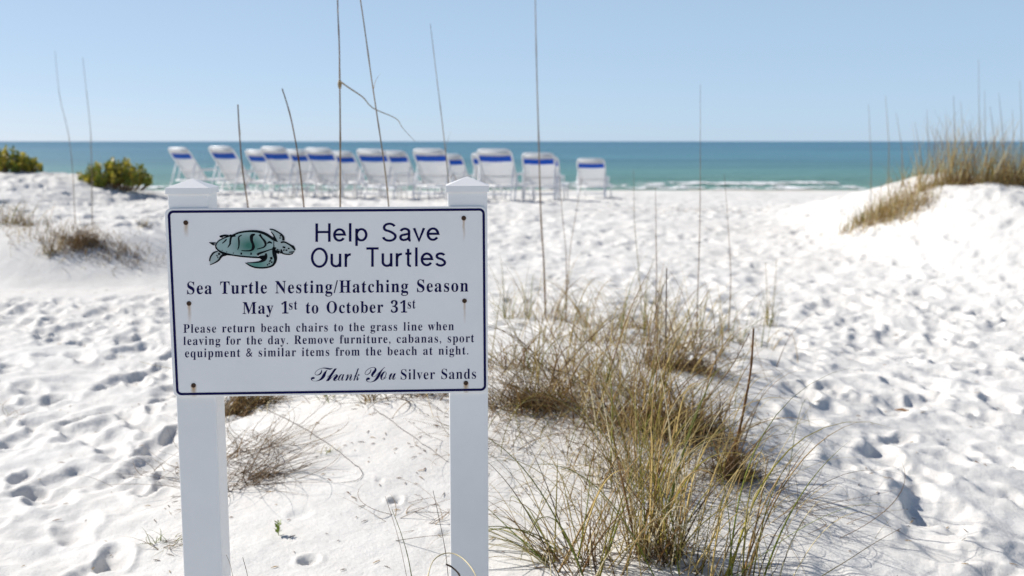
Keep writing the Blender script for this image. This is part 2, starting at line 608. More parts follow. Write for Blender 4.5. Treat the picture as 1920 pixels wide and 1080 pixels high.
for (y0, seed, half, thr, xa, xb) in ((50.0, 61, .9, .14, -8, 15), (46.6, 66, 1.3, .10, -16, 15), (44.6, 67, .7, .12, -16, 15)):
    foam_strip(xa, xb, lambda x, y0=y0, seed=seed: breaker(np.array(x), 0, y0, 1, 1, seed)[1] - .25, half, sea_z, seed, thr)
foam = link('surf_foam', fast_mesh('surf_foam', fv, ff), M_FOAM)
tag(foam, 'white surf foam washing along the water line', kind='stuff')

# ------------------------------------------------------------------ sign on two posts
SC = Vector((-0.44076, 2.56965, 1.0658))
YAW, ROLL, SW, SH = .04636, .00433, .762, .457
ex = Vector((math.cos(YAW), math.sin(YAW), 0)) * math.cos(ROLL) + Vector((0, 0, 1)) * math.sin(ROLL)
ez = -Vector((math.cos(YAW), math.sin(YAW), 0)) * math.sin(ROLL) + Vector((0, 0, 1)) * math.cos(ROLL)
en = ex.cross(ez)          # toward the camera


def uv(px, py, off=0.0):
    """photo pixel -> coordinates on the face of the board (its own x right, z up)"""
    d = ray(px, py)
    t = (SC - Vector((0, 0, EYE))).dot(en) / d.dot(en)
    p = Vector((0, 0, EYE)) + d * t - SC
    return p.dot(ex), p.dot(ez)


sign = empty('information_sign', (SC.x, SC.y, gz(SC.x, SC.y)), YAW)
tag(sign, 'white rectangular turtle nesting notice with navy border screwed to two white posts', 'sign')


def board_matrix():
    Mx = Matrix((ex, -en, ez)).transposed().to_4x4()      # local x, y (away from viewer), z
    Mx.translation = SC
    return sign.matrix_basis.inverted() @ Mx


bpy.context.view_layer.update()
BM = board_matrix()


def board_mat():
    m, nt, p = new_mat('white_sign_board')
    tc = N(nt, 'ShaderNodeTexCoord')
    n = noise(nt, 6, 5, .6, tc.outputs['Object'])
    r = ramp(nt, n.outputs['Fac'], [(.3, (.78, .775, .77)), (.7, (.83, .82, .81))])
    cur = r.outputs[0]
    sx = N(nt, 'ShaderNodeSeparateXYZ'); nt.links.new(tc.outputs['Object'], sx.inputs[0])
    wob = noise(nt, 60, 3, .6, tc.outputs['Object'])
    mp = N(nt, 'ShaderNodeMapping'); mp.inputs['Scale'].default_value = (260, 1, 14)
    nt.links.new(tc.outputs['Object'], mp.inputs[0])
    stn = noise(nt, 1, 4, .6, mp.outputs[0])
    for (px, py, L, Wd, st_) in SCREWS:
        u, v = uv(px, py)
        a = N(nt, 'ShaderNodeMath', operation='SUBTRACT'); nt.links.new(sx.outputs['X'], a.inputs[0]); a.inputs[1].default_value = u
        wb = N(nt, 'ShaderNodeMath', operation='MULTIPLY_ADD'); wb.inputs[1].default_value = .006; nt.links.new(wob.outputs['Fac'], wb.inputs[0])
        nt.links.new(a.outputs[0], wb.inputs[2])
        wb2 = N(nt, 'ShaderNodeMath', operation='SUBTRACT'); nt.links.new(wb.outputs[0], wb2.inputs[0]); wb2.inputs[1].default_value = .003
        ab = N(nt, 'ShaderNodeMath', operation='ABSOLUTE'); nt.links.new(wb2.outputs[0], ab.inputs[0])
        dz = N(nt, 'ShaderNodeMath', operation='SUBTRACT'); dz.inputs[0].default_value = v; nt.links.new(sx.outputs['Z'], dz.inputs[1])   # metres below the screw
        fz = N(nt, 'ShaderNodeMapRange'); fz.inputs[1].default_value = .004; fz.inputs[2].default_value = L; fz.inputs[3].default_value = 1; fz.inputs[4].default_value = 0
        nt.links.new(dz.outputs[0], fz.inputs[0])
        gt = N(nt, 'ShaderNodeMath', operation='GREATER_THAN'); gt.inputs[1].default_value = 0; nt.links.new(dz.outputs[0], gt.inputs[0])
        wx = N(nt, 'ShaderNodeMapRange'); wx.inputs[1].default_value = Wd * .2; wx.inputs[2].default_value = Wd; wx.inputs[3].default_value = 1; wx.inputs[4].default_value = 0
        nt.links.new(ab.outputs[0], wx.inputs[0])
        m1 = N(nt, 'ShaderNodeMath', operation='MULTIPLY'); nt.links.new(fz.outputs[0], m1.inputs[0]); nt.links.new(wx.outputs[0], m1.inputs[1])
        m2 = N(nt, 'ShaderNodeMath', operation='MULTIPLY'); nt.links.new(m1.outputs[0], m2.inputs[0]); nt.links.new(gt.outputs[0], m2.inputs[1])
        m4 = N(nt, 'ShaderNodeMath', operation='MULTIPLY'); nt.links.new(m2.outputs[0], m4.inputs[0]); m4.inputs[1].default_value = st_
        mx = N(nt, 'ShaderNodeMix', data_type='RGBA'); mx.inputs[7].default_value = (.42, .24, .09, 1)
        nt.links.new(m4.outputs[0], mx.inputs[0]); nt.links.new(cur, mx.inputs[6])
        cur = mx.outputs[2]
    nt.links.new(cur, p.inputs['Base Color'])
    p.inputs['Roughness'].default_value = .42
    return m


SCREWS = [(348.5, 417.5, .036, .0065, .75), (869.5, 409, .060, .0042, .7), (354.5, 569, .052, .005, .75), (871, 564, .058, .0042, .65), (363, 722.5, .036, .009, 1), (873.5, 718, .034, .008, 1)]
M_BOARD = board_mat()


def rrect(w, h, r, n=8):
    out = []
    for (sx, sz, a0) in ((1, 1, 0), (-1, 1, 90), (-1, -1, 180), (1, -1, 270)):
        for k in range(n + 1):
            a = math.radians(a0 + 90 * k / n)
            out.append((sx * (w / 2 - r) + r * math.cos(a), sz * (h / 2 - r) + r * math.sin(a)))
    return out


def put(name, me, mat, parent=sign):
    o = link(name, me, mat, parent)
    o.matrix_local = BM
    return o


# board: 3 mm sheet
ol = rrect(SW, SH, .015); inn = rrect(SW - .003, SH - .003, .0145); n_ = len(ol)
v = [(a, -.0005, b) for a, b in inn] + [(a, 0.0003, b) for a, b in ol] + [(a, .0045, b) for a, b in ol]
f = [tuple(range(n_))]
f += [(i, n_ + i, n_ + (i + 1) % n_, (i + 1) % n_) for i in range(n_)]
f += [(n_ + i, 2 * n_ + i, 2 * n_ + (i + 1) % n_, n_ + (i + 1) % n_) for i in range(n_)]
f += [tuple(range(3 * n_ - 1, 2 * n_ - 1, -1))]
me = bpy.data.meshes.new('board'); me.from_pydata(v, [], f); me.update()
board = put('board', me, M_BOARD)
BO = -.0011
# border line from photo corners
cs = [uv(316.0, 394.2), uv(909.2, 391.0), uv(329.0, 741.2), uv(911.5, 732.5)]
L_, R_, T_, B_ = (cs[0][0] + cs[2][0]) / 2, (cs[1][0] + cs[3][0]) / 2, (cs[0][1] + cs[1][1]) / 2, (cs[2][1] + cs[3][1]) / 2
bw, bh, bcx, bcz = R_ - L_, T_ - B_, (L_ + R_) / 2, (T_ + B_) / 2
o1 = rrect(bw, bh, .013); i1 = rrect(bw - .0118, bh - .0118, .0075)
v = [(a + bcx, BO, b + bcz) for a, b in o1] + [(a + bcx, BO, b + bcz) for a, b in i1]
f = [(i, (i + 1) % n_, n_ + (i + 1) % n_, n_ + i) for i in range(n_)]
me = bpy.data.meshes.new('border'); me.from_pydata(v, [], f); me.update()
put('border', me, M_NAVY)


def to_bold(s):
    r = ''
    for c in s:
        o = ord(c)
        if 'A' <= c <= 'Z': r += chr(0x1D400 + o - 65)
        elif 'a' <= c <= 'z': r += chr(0x1D41A + o - 97)
        elif c.isdigit(): r += chr(0x1D7CE + o - 48)
        elif c == '&': r += '&'
        else: r += c
    return r


def to_script(s):
    sp = {'e': '\u212f', 'g': '\u210a', 'o': '\u2134'}
    return ''.join(sp[c] if c in sp else chr(0x1D49C + ord(c) - 65) if 'A' <= c <= 'Z' else chr(0x1D4B6 + ord(c) - 97) if 'a' <= c <= 'z' else c for c in s)


def text_tris(s, offset, spacing=1.0, wspace=1.0):
    cu = bpy.data.curves.new('t', 'FONT')
    cu.body = s; cu.offset = offset; cu.space_character = spacing; cu.space_word = wspace
    cu.resolution_u = 5
    ob = bpy.data.objects.new('t', cu)
    COL.objects.link(ob)
    dg = bpy.context.evaluated_depsgraph_get(); dg.update()
    m = bpy.data.meshes.new_from_object(ob.evaluated_get(dg))
    vs = np.array([vv.co[:] for vv in m.vertices]); fs = [tuple(p.vertices) for p in m.polygons]
    bpy.data.objects.remove(ob); bpy.data.curves.remove(cu); bpy.data.meshes.remove(m)
    return vs, fs


def place_print(name, vs, fs, x0, x1, ytop_px, ybot_px, slope_px=0.0, mat=M_NAVY, ylo=None, yhi=None):
    """fit flat shapes into a photo box: x0..x1 and the vertical span ylo..yhi of the glyphs to ytop..ybot (at x0), rising slope_px over the width"""
    xa, xb = vs[:, 0].min(), vs[:, 0].max()
    ya, yb = (vs[:, 1].min() if ylo is None else ylo), (vs[:, 1].max() if yhi is None else yhi)
    out = []
    for p in vs:
        fx = (p[0] - xa) / (xb - xa); fy = (p[1] - ya) / (yb - ya)
        u, w = uv(x0 + (x1 - x0) * fx, ybot_px + (ytop_px - ybot_px) * fy - slope_px * fx)
        out.append((u, BO, w))
    me = bpy.data.meshes.new(name); me.from_pydata(out, [], fs); me.update()
    return put(name, me, mat)


# stroke letters for the sans heading (grotesque, light)
def arc(cx, cy, rx, ry, a0, a1, n=14):
    return [(cx + rx * math.cos(math.radians(a0 + (a1 - a0) * k / n)), cy + ry * math.sin(math.radians(a0 + (a1 - a0) * k / n))) for k in range(n + 1)]


h_ = .06
GL = {
    'H': (.72, [[(.08, 0), (.08, 1)], [(.64, 0), (.64, 1)], [(.08, .53), (.64, .53)]]),
    'l': (.22, [[(.11, 0), (.11, 1)]]),
    'e': (.57, [[(.06, .385), (.51, .385)] + arc(.285, .365, .225, .305, 4, 180) + arc(.285, .365, .225, .305, 180, 325)]),
    'p': (.58, [[(.09, -.24), (.09, .70)], arc(.305, .365, .215, .305, 0, 360, 28)]),
    'S': (.68, [arc(.34, .745, .235, .205, 18, 90, 7) + arc(.34, .745, .235, .205, 90, 225, 10) + [(.30, .56), (.42, .50)] + arc(.345, .255, .265, .225, 48, -90, 12) + arc(.345, .255, .275, .225, -90, -172, 8)]),
    'a': (.56, [arc(.27, .50, .19, .17, 165, 90, 6) + arc(.27, .50, .18, .17, 90, 0, 6) + [(.45, .12)] + arc(.53, .11, .08, .09, 190, 265, 4),
                [(.45, .40), (.34, .375), (.22, .345)] + arc(.21, .20, .14, .14, 100, 270, 10) + arc(.22, .25, .23, .19, 270, 350, 6)]),
    'v': (.50, [[(.03, .70), (.25, .03), (.47, .70)]]),
    'O': (.80, [arc(.40, .50, .33, .475, 0, 360, 40)]),
    'u': (.56, [[(.08, .70), (.08, .24)] + arc(.27, .24, .19, .20, 180, 360, 12) + [(.46, .24)], [(.46, 0), (.46, .70)]]),
    'r': (.36, [[(.08, 0), (.08, .70)], [(.08, .42)] + arc(.30, .42, .22, .24, 160, 88, 6)]),
    'T': (.62, [[(.31, 0), (.31, .97)], [(.03, .965), (.59, .965)]]),
    't': (.33, [[(.15, .93), (.15, .16)] + arc(.25, .13, .10, .10, 180, 285, 6), [(.02, .675), (.30, .675)]]),
    's': (.52, [arc(.255, .535, .175, .135, 18, 90, 6) + arc(.255, .535, .17, .135, 90, 235, 8) + [(.26, .385), (.33, .36)] + arc(.265, .185, .19, .15, 40, -90, 9) + arc(.265, .185, .195, .15, -90, -168, 6)]),
    ' ': (.46, []),
}


def stroke_poly(pts, w, vs, fs, widths=None):
    P = [Vector((a, b)) for a, b in pts]
    Q = [P[0]]
    for q in P[1:]:
        if (q - Q[-1]).length > 1e-4: Q.append(q)
    P = Q
    closed = (P[0] - P[-1]).length < 1e-3
    base = len(vs)
    n = len(P)
    for i, p in enumerate(P):
        if closed and i in (0, n - 1):
            t = (P[1] - P[-2]).normalized(); s = 1
        else:
            a = (P[i] - P[i - 1]).normalized() if i > 0 else (P[1] - P[0]).normalized()
            b = (P[i + 1] - P[i]).normalized() if i < n - 1 else a
            t = (a + b); t = t.normalized() if t.length > .1 else a
            s = min(1 / max(abs(t.dot(a)), .4), 2)
        nn = Vector((-t.y, t.x))
        ww = (w if widths is None else widths[min(i, len(widths) - 1)]) / 2 * s
        vs.append((p.x + nn.x * ww, p.y + nn.y * ww, 0)); vs.append((p.x - nn.x * ww, p.y - nn.y * ww, 0))
    for i in range(n - 1):
        k = base + 2 * i
        fs.append((k, k + 1, k + 3, k + 2))


def stroke_text(s, w=.118, track=.085):
    vs, fs = [], []
    x = 0
    for c in s:
        adv, strokes = GL[c]
        for st_ in strokes:
            stroke_poly([(x + a * 1.04, b) for a, b in st_], w, vs, fs)
        x += adv * 1.04 + track
    return np.array(vs), fs


vs, fs = stroke_text('Help Save')
place_print('lettering', vs, fs, 591.5, 825, 419, 453.5, 2.0, ylo=0, yhi=1)
vs, fs = stroke_text('Our Turtles')
place_print('lettering', vs, fs, 583, 836.5, 465.5, 501, 2.0, ylo=0, yhi=1)
CAPH = .68       # capital height of the serif letters in font units, baseline at 0
FIT = {}


def serif_line(s, x0, x1, base_px, cap_px, slope, off, sp=1.12, ws=1.3, name='lettering'):
    vs, fs = text_tris(to_bold(s), off, sp, ws)
    return place_print(name, vs, fs, x0, x1, base_px - cap_px, base_px, slope, ylo=0, yhi=CAPH)


serif_line('Sea Turtle Nesting/Hatching Season', 351, 878, 551.5, 23, 5.0, 0.0)
serif_line('May 1', 455, 541, 588.5, 22, .8, 0.0)
serif_line('st', 542, 557.5, 580.5, 18, .1, -.005)
serif_line('to October 31', 573.5, 763.5, 587.5, 22, 1.6, 0.0)
serif_line('st', 764.5, 779, 578.5, 18, .1, -.005)
serif_line('Please return beach chairs to the grass line when', 344, 851, 624, 16, 5.0, -.004, 1.14, 1.3)
serif_line('leaving for the day. Remove furniture, cabanas, sport', 344, 889, 647, 16, 5.5, -.004, 1.14, 1.3)
serif_line('equipment & similar items from the beach at night.', 347, 878, 670, 16, 5.5, -.004, 1.14, 1.3)
serif_line('Silver Sands', 751.5, 892.5, 711.5, 19, 1.5, -.006, 1.1, 1.2)
vs, fs = text_tris(to_script('Th'), -.001)
place_print('lettering', vs, fs, 583, 635, 686.5, 714.5, .5, ylo=0, yhi=.70)
vs, fs = text_tris(to_script('ank'), -.001)
place_print('lettering', vs, fs, 634, 674, 686.5, 713.5, .4, ylo=0, yhi=.70)
vs, fs = text_tris(to_script('Y'), -.001)
place_print('lettering', vs, fs, 684, 722, 685, 716.5, .4, ylo=-.0, yhi=.70)
vs, fs = text_tris(to_script('ou'), -.001)
place_print('lettering', vs, fs, 712, 742.5, 685, 712, .4, ylo=0, yhi=.70)


# turtle picture printed on the board, traced in a 7.2x enlargement whose corner is photo pixel (380, 370)
def tp(p, d=0.0):
    u, w = uv(380 + p[0] / 7.2, 370 + p[1] / 7.2)
    return (u, BO - d, w)


def catmull(pts, m=5):
    out = []
    P = [pts[0]] + list(pts) + [pts[-1]]
    for i in range(1, len(P) - 2):
        for k in range(m):
            t = k / m
            q = []
            for c in range(len(pts[0])):
                a, b, c2, d = P[i - 1][c], P[i][c], P[i + 1][c], P[i + 2][c]
                q.append(.5 * (2 * b + (c2 - a) * t + (2 * a - 5 * b + 4 * c2 - d) * t * t + (3 * b - a - 3 * c2 + d) * t ** 3))
            out.append(tuple(q))
    out.append(tuple(pts[-1]))
    return out


def print_green(cx, cz, core, edge, rx):
    m, nt, p = new_mat('turtle_green')
    tc = N(nt, 'ShaderNodeTexCoord')
    mp = N(nt, 'ShaderNodeMapping'); mp.vector_type = 'TEXTURE'
    mp.inputs['Location'].default_value = (cx, 0, cz); mp.inputs['Scale'].default_value = (rx, 1, rx * .62)
    nt.links.new(tc.outputs['Object'], mp.inputs[0])
    gr = N(nt, 'ShaderNodeTexGradient', gradient_type='SPHERICAL'); nt.links.new(mp.outputs[0], gr.inputs[0])
    r = ramp(nt, gr.outputs['Fac'], [(0, edge), (.85, core)])
    nt.links.new(r.outputs[0], p.inputs['Base Color']); p.inputs['Roughness'].default_value = .45
    return m


c0 = uv(380 + 640 / 7.2, 370 + 650 / 7.2)
c1 = uv(380 + 720 / 7.2, 370 + 900 / 7.2)
M_SHELL = print_green(c0[0], c0[1], (.015, .15, .11), (.30, .42, .41), .050)
M_PALE = print_green(c1[0], c1[1], (.20, .33, .30), (.36, .43, .42), .05)
M_FLIP = print_green(c1[0], c1[1], (.07, .25, .21), (.27, .38, .36), .035)
turtle = empty('turtle_picture'); turtle.parent = sign
turtle.matrix_local = BM


def fill(name, poly, mat, d):
    pts = catmull([(float(a), float(b)) for a, b in poly] + [tuple(map(float, poly[0]))], 4)[:-1]
    v = [tp(p, d) for p in pts]
    tri = tessellate_polygon([[Vector((a, b, 0)) for a, b in pts]])
    me = bpy.data.meshes.new(name); me.from_pydata(v, [], [tuple(t) for t in tri]); me.update()
    return link(name, me, mat, turtle)


shell = [(190, 640), (225, 585), (330, 535), (430, 495), (500, 470), (600, 458), (700, 455), (770, 462), (840, 485), (900, 520), (960, 565), (1000, 592), (962, 600), (962, 672), (880, 708), (760, 750), (742, 790), (700, 806), (620, 801), (500, 790), (400, 773), (310, 755), (250, 732), (200, 695)]
fill('shell_print', shell, M_SHELL, .0001)
fill('head_print', [(950, 560), (1010, 590), (1060, 603), (1110, 602), (1180, 640), (1220, 662), (1250, 705), (1230, 742), (1170, 768), (1100, 762), (1050, 738), (1000, 758), (962, 690)], M_PALE, .00015)
fill('front_flipper_print', [(760, 765), (860, 728), (950, 680), (985, 760), (985, 870), (930, 930), (830, 955), (720, 945), (640, 920), (590, 885), (700, 880), (790, 855), (830, 820), (790, 800)], M_FLIP, .00025)
fill('back_flipper_print', [(905, 430), (960, 438), (1050, 492), (1088, 540), (1092, 590), (1050, 600), (1000, 588), (970, 540), (935, 475)], M_PALE, .0002)
fill('rear_flipper_print', [(240, 725), (150, 750), (108, 810), (98, 865), (112, 900), (200, 858), (245, 800), (310, 762)], M_PALE, .0002)
S = [  # (points, widths)
    ([(190, 700), (178, 655), (205, 600), (262, 562), (330, 533), (390, 510)], [10, 9, 8, 9, 10, 18]),
    ([(380, 528), (430, 502), (500, 475), (600, 459), (700, 457), (770, 466), (840, 490), (900, 525), (960, 568), (1015, 596)], [16, 14, 14, 16, 20, 22, 24, 24, 22, 6]),
    ([(178, 660), (200, 702), (250, 738), (310, 762), (400, 778), (500, 793), (620, 804), (720, 810), (830, 812)], [8, 10, 18, 22, 12, 12, 12, 14, 16]),
    ([(235, 525), (300, 512), (380, 520), (300, 524), (240, 530), (275, 542)], [10, 12, 6, 6, 10, 4]),
    ([(90, 610), (135, 618), (180, 614)], [3, 14, 8]), ([(100, 612), (140, 636), (172, 644)], [4, 10, 5]),
    ([(205, 728), (150, 748), (108, 805), (96, 862)], [5, 14, 12, 9]),
    ([(320, 768), (260, 790), (215, 850), (160, 885), (100, 912)], [26, 22, 14, 9, 4]),
    ([(325, 565), (300, 592), (265, 622)], [8, 10, 4]), ([(445, 518), (390, 530), (375, 590), (370, 630), (340, 678)], [14, 18, 16, 14, 4]),
    ([(530, 508), (490, 535), (492, 600), (490, 660), (474, 708)], [6, 12, 14, 10, 5]),
    ([(708, 498), (665, 520), (662, 580), (680, 630), (685, 680), (655, 715), (590, 722), (525, 718)], [10, 32, 26, 22, 28, 14, 8, 5]),
    ([(770, 500), (800, 545), (840, 595), (850, 640), (820, 675), (735, 698)], [24, 14, 20, 18, 10, 4]),
    ([(870, 622), (905, 604), (940, 620)], [5, 18, 4]), ([(962, 590), (962, 640), (965, 685)], [5, 5, 8]),
    ([(905, 430), (960, 438), (1050, 490), (1088, 535), (1090, 582)], [6, 10, 12, 20, 22]),
    ([(925, 465), (960, 510), (975, 555), (1000, 575)], [4, 10, 22, 8]),
    ([(1050, 512), (1052, 528)], [14, 8]), ([(1040, 540), (1052, 556)], [12, 8]),
    ([(1055, 610), (1090, 602), (1130, 612), (1190, 648), (1222, 670), (1248, 712)], [12, 14, 12, 14, 24, 12]),
    ([(1238, 735), (1205, 738), (1165, 740)], [10, 10, 5]), ([(1222, 755), (1180, 768), (1110, 765), (1070, 748), (1045, 745)], [6, 10, 10, 12, 18]),
    ([(1080, 670), (1118, 678)], [14, 16]), ([(1150, 688), (1175, 692)], [12, 10]), ([(1090, 708), (1105, 716)], [16, 14]), ([(1120, 712), (1145, 714)], [12, 12]), ([(1060, 700), (1068, 745)], [10, 24]),
    ([(1010, 695), (1003, 740)], [12, 10]), ([(1030, 700), (1032, 745)], [5, 5]), ([(955, 675), (970, 720), (1040, 745)], [16, 20, 30]), ([(950, 672), (990, 692)], [6, 20]),
    ([(960, 690), (972, 770), (985, 830), (968, 890), (925, 930), (830, 950), (720, 946), (645, 922), (578, 884)], [30, 40, 30, 22, 16, 14, 14, 12, 4]),
    ([(740, 778), (765, 758), (850, 728), (900, 710), (960, 690)], [24, 20, 12, 8, 8]),
    ([(855, 755), (855, 800), (830, 838), (760, 872), (600, 884)], [16, 30, 34, 14, 4]),
    ([(760, 800), (800, 812), (850, 800)], [10, 36, 30]),
    ([(925, 805), (932, 838)], [24, 20]), ([(905, 850), (918, 866)], [20, 18]), ([(935, 865), (932, 885)], [14, 14]), ([(895, 885), (905, 900)], [14, 10]), ([(870, 905), (885, 915)], [14, 10]),
    ([(210, 765), (240, 762)], [22, 16]), ([(188, 790), (202, 782)], [14, 10]), ([(200, 812), (212, 806)], [12, 10]),
    ([(526, 745), (520, 772)], [10, 18]), ([(655, 745), (655, 775)], [10, 14]), ([(412, 748), (420, 756)], [10, 8]), ([(322, 732), (330, 738)], [8, 8]), ([(262, 712), (268, 718)], [7, 7]),
]
vs, fs = [], []
for pts, ws in S:
    q = [(a, b, w) for (a, b), w in zip(pts, ws + [ws[-1]] * (len(pts) - len(ws)))]
    c = catmull([tuple(map(float, t)) for t in q], 5) if len(q) > 2 else q
    stroke_poly([(a, b) for a, b, _ in c], 10, vs, fs, [w * 1.3 + 4.5 for _, _, w in c])
me = bpy.data.meshes.new('outline_print'); me.from_pydata([tp(p, .0005) for p in vs], [], fs); me.update()
link('outline_print', me, M_BLACK, turtle)

# screws
sm = MB()
R0 = .0057
rings = [(R0, -.0006), (R0, -.0018), (R0 * .85, -.0028), (R0 * .45, -.0032), (R0 * .38, -.0018), (0.0001, -.0017)]
nn = 14
vv = [(r * math.cos(2 * math.pi * k / nn), y, r * math.sin(2 * math.pi * k / nn)) for r, y in rings for k in range(nn)]
fq = [(i * nn + k, (i + 1) * nn + k, (i + 1) * nn + (k + 1) % nn, i * nn + (k + 1) % nn) for i in range(len(rings) - 1) for k in range(nn)]
scm = bpy.data.meshes.new('screw'); scm.from_pydata(vv, [], fq); scm.update(); scm.materials.append(M_RUST)
for (px, py, *_) in SCREWS:
    o = bpy.data.objects.new('screw', scm); COL.objects.link(o); o.parent = sign
    u, w = uv(px, py)
    o.matrix_local = BM @ Matrix.Translation((u, 0, w))

# posts with caps
PW = .0955


def post(px_l_top, px_l_bot, cap_py, apex_py):
    # left front edge of the post, as offset on the board plane
    u = (uv(px_l_top, 375)[0])
    t = BM @ Vector((u + PW / 2, .0045 + .0006 + PW / 2, 0))
    zt = (Vector((0, 0, EYE)) + ray((px_l_top + 37), cap_py) * 2.62).z
    p0 = sign.matrix_basis @ Vector((t.x, t.y, 0))
    d = ray(px_l_top + 37, cap_py); zt = EYE + d.z * (p0.y - PW / 2 - .004) / d.y
    zl = zt - p0.z + (p0.z - sign.location.z)
    zl = zt - sign.location.z
    b = MB(); low = -.45
    b.box((t.x, t.y, (zl - .012 + low) / 2), (PW, PW, zl - .012 - low), .004)
    b.build('post', M_VINYL, sign, False)
    c = MB(); ov = PW + .0085; s2 = .0145
    c.box((t.x, t.y, zl - s2 / 2), (ov, ov, s2), .002)
    h2 = ov / 2 - .001
    rr = .021
    c.add([(t.x - h2, t.y - h2, zl), (t.x + h2, t.y - h2, zl), (t.x + h2, t.y + h2, zl), (t.x - h2, t.y + h2, zl), (t.x, t.y, zl + rr)], [(0, 1, 4), (1, 2, 4), (2, 3, 4), (3, 0, 4)])
    c.build('post_cap', M_VINYL, sign)


post(312.0, 0, 352.5, 335)
post(838.3, 0, 348.5, 331.5)


# ------------------------------------------------------------------ beach loungers
def lounger():
    r = empty('beach_lounger')
    w = .33; zs = .34
    A = math.radians(54); BL = .82
    def bp(s, x=0, off=0): return Vector((x, -s * math.cos(A) - off * math.sin(A), zs + s * math.sin(A) - off * math.cos(A) * -1))
    fr = MB()
    for sx in (-1, 1):
        fr.tube([(sx * w, -.30, zs - .03), (sx * w, 1.30, zs - .03)], .017)
    for y in (-.30, .05, .65, 1.30):
        fr.tube([(-w, y, zs - .03), (w, y, zs - .03)], .015)
    fr.build('frame', M_FRAME, r, True)
    bf = MB()
    pts = [bp(0, -w), bp(.3, -w), bp(BL - .09, -w), bp(BL - .025, -w + .025), bp(BL, -w + .09), bp(BL, w - .09), bp(BL - .025, w - .025), bp(BL - .09, w), bp(.3, w), bp(0, w)]
    bf.tube(pts, .019)
    bf.tube([bp(.22, -w), bp(.22, w)], .014)
    bf.build('back_frame', M_FRAME, r, True)
    for (x, y, dy) in ((-w, -.12, -.13), (w, -.12, -.13), (-w, 1.08, .10), (w, 1.08, .10)):
        b = MB(); b.tube([(x, y, zs - .03), (x, y + dy, -.03)], .017); b.build('leg', M_FRAME, r, True)
    for sx in (-1, 1):
        b = MB()
        b.tube([(sx * (w + .03), -.22, zs - .02), (sx * (w + .035), -.16, zs + .19), (sx * (w + .035), .26, zs + .20), (sx * (w + .03), .32, zs - .02)], .016)
        b.box((sx * (w + .035), .05, zs + .215), (.05, .42, .018), .01)
        b.build('armrest', M_FRAME, r, False)
    b = MB()
    for sx in (-1, 1): b.tube([bp(.45, sx * w), (sx * w, -.30 - .16, .17), (sx * w, -.42, -.02)], .013)
    b.tube([(-w, -.46, .17), (w, -.46, .17)], .013)
    b.build('back_support', M_FRAME, r, True)

    def sheet(name, s0, s1, mat, off, x=w - .012, seat=False, n=5, sag=.02):
        m_ = MB(); v = []
        for i in range(n + 1):
            s = s0 + (s1 - s0) * i / n
            for k in range(7):
                q = k / 6 * 2 - 1
                dsag = sag * (1 - q * q)
                if seat: v.append((q * x, s, zs - .01 - dsag + off))
                else:
                    p = bp(s, q * x); nrm = Vector((0, math.sin(A), math.cos(A)))
                    v.append(p + nrm * (off - dsag))
        f = [(i * 7 + k, i * 7 + k + 1, (i + 1) * 7 + k + 1, (i + 1) * 7 + k) for i in range(n) for k in range(6)]
        th = 0.006
        v2 = [Vector(p) - (Vector((0, 0, th)) if seat else Vector((0, math.sin(A), math.cos(A))) * th) for p in v]
        m_.add(v, f); m_.add(v2, [tuple(reversed(q)) for q in f])
        return m_.build(name, mat, r, True)
    # vinyl straps
    g = .056
    for i in range(11):
        if i in (8, 9): continue
        sheet('strap', .03 + i * .066, .03 + i * .066 + g, M_SLING, 0, n=1)
    sheet('blue_strap', .556, .684, M_BAND, 0, x=w + .012, n=1, sag=.012)
    hr = MB()
    hr.tube([bp(BL - .055, -w + .05, -.03), bp(BL - .05, 0, -.045), bp(BL - .055, w - .05, -.03)], [.036, .042, .036], 10)
    hr.build('head_roll', M_SLING, r, True)
    for i in range(15):
        sheet('strap', .0 + i * .086, i * .086 + .074, M_SLING, .004, seat=True, n=1)
    return r


def copy_tree(o, parent=None):
    c = o.copy(); COL.objects.link(c)
    if parent: c.parent = parent
    for ch in o.children: copy_tree(ch, c)
    return c


CH = [
    (333, 23.2, -36, 'leftmost lounger with a raised white back and blue band, standing apart above the left signpost'),
    (412, 20.8, -34, 'tall lounger back between the left signpost and the short dry stalk'),
    (480, 22.6, -34, 'lounger whose back shows behind the short dry stalk, half hidden by its right neighbour'),
    (511, 20.8, -32, 'lounger just right of the short dry stalk, overlapping the one behind it'),
    (552, 22.8, -30, 'lounger back crossed by the leaning broken stalk'),
    (595, 20.9, -29, 'lounger between the leaning broken stalk and the tall upright stalk'),
    (636, 23.0, -28, 'lounger back crossed by the tallest upright stalk'),
    (694, 20.8, -26, 'lounger right of the tall upright stalk, in front of one that overlaps it'),
    (734, 22.6, -25, 'lounger peeking out right behind its neighbour, crossed by the long leaning stalk'),
    (803, 20.4, -22, 'wide looking lounger just left of the right signpost'),
    (838, 23.4, -22, 'lounger half hidden behind another, straight above the cap of the right signpost'),
    (911, 22.6, -16, 'lounger mostly hidden behind the one right of the right signpost'),
    (925, 20.2, -14, 'large lounger just right of the right signpost with bright blue band'),
    (1008, 22.2, -12, 'lounger crossed by the tall thin stalk right of the signpost'),
    (1018, 24.4, -12, 'lounger of which only the curved top shows behind the one at the thin stalk'),
    (1107, 26.2, -9, 'rightmost lounger, standing alone beside open water'),
]
TOPS = [0] * 16
proto = lounger()
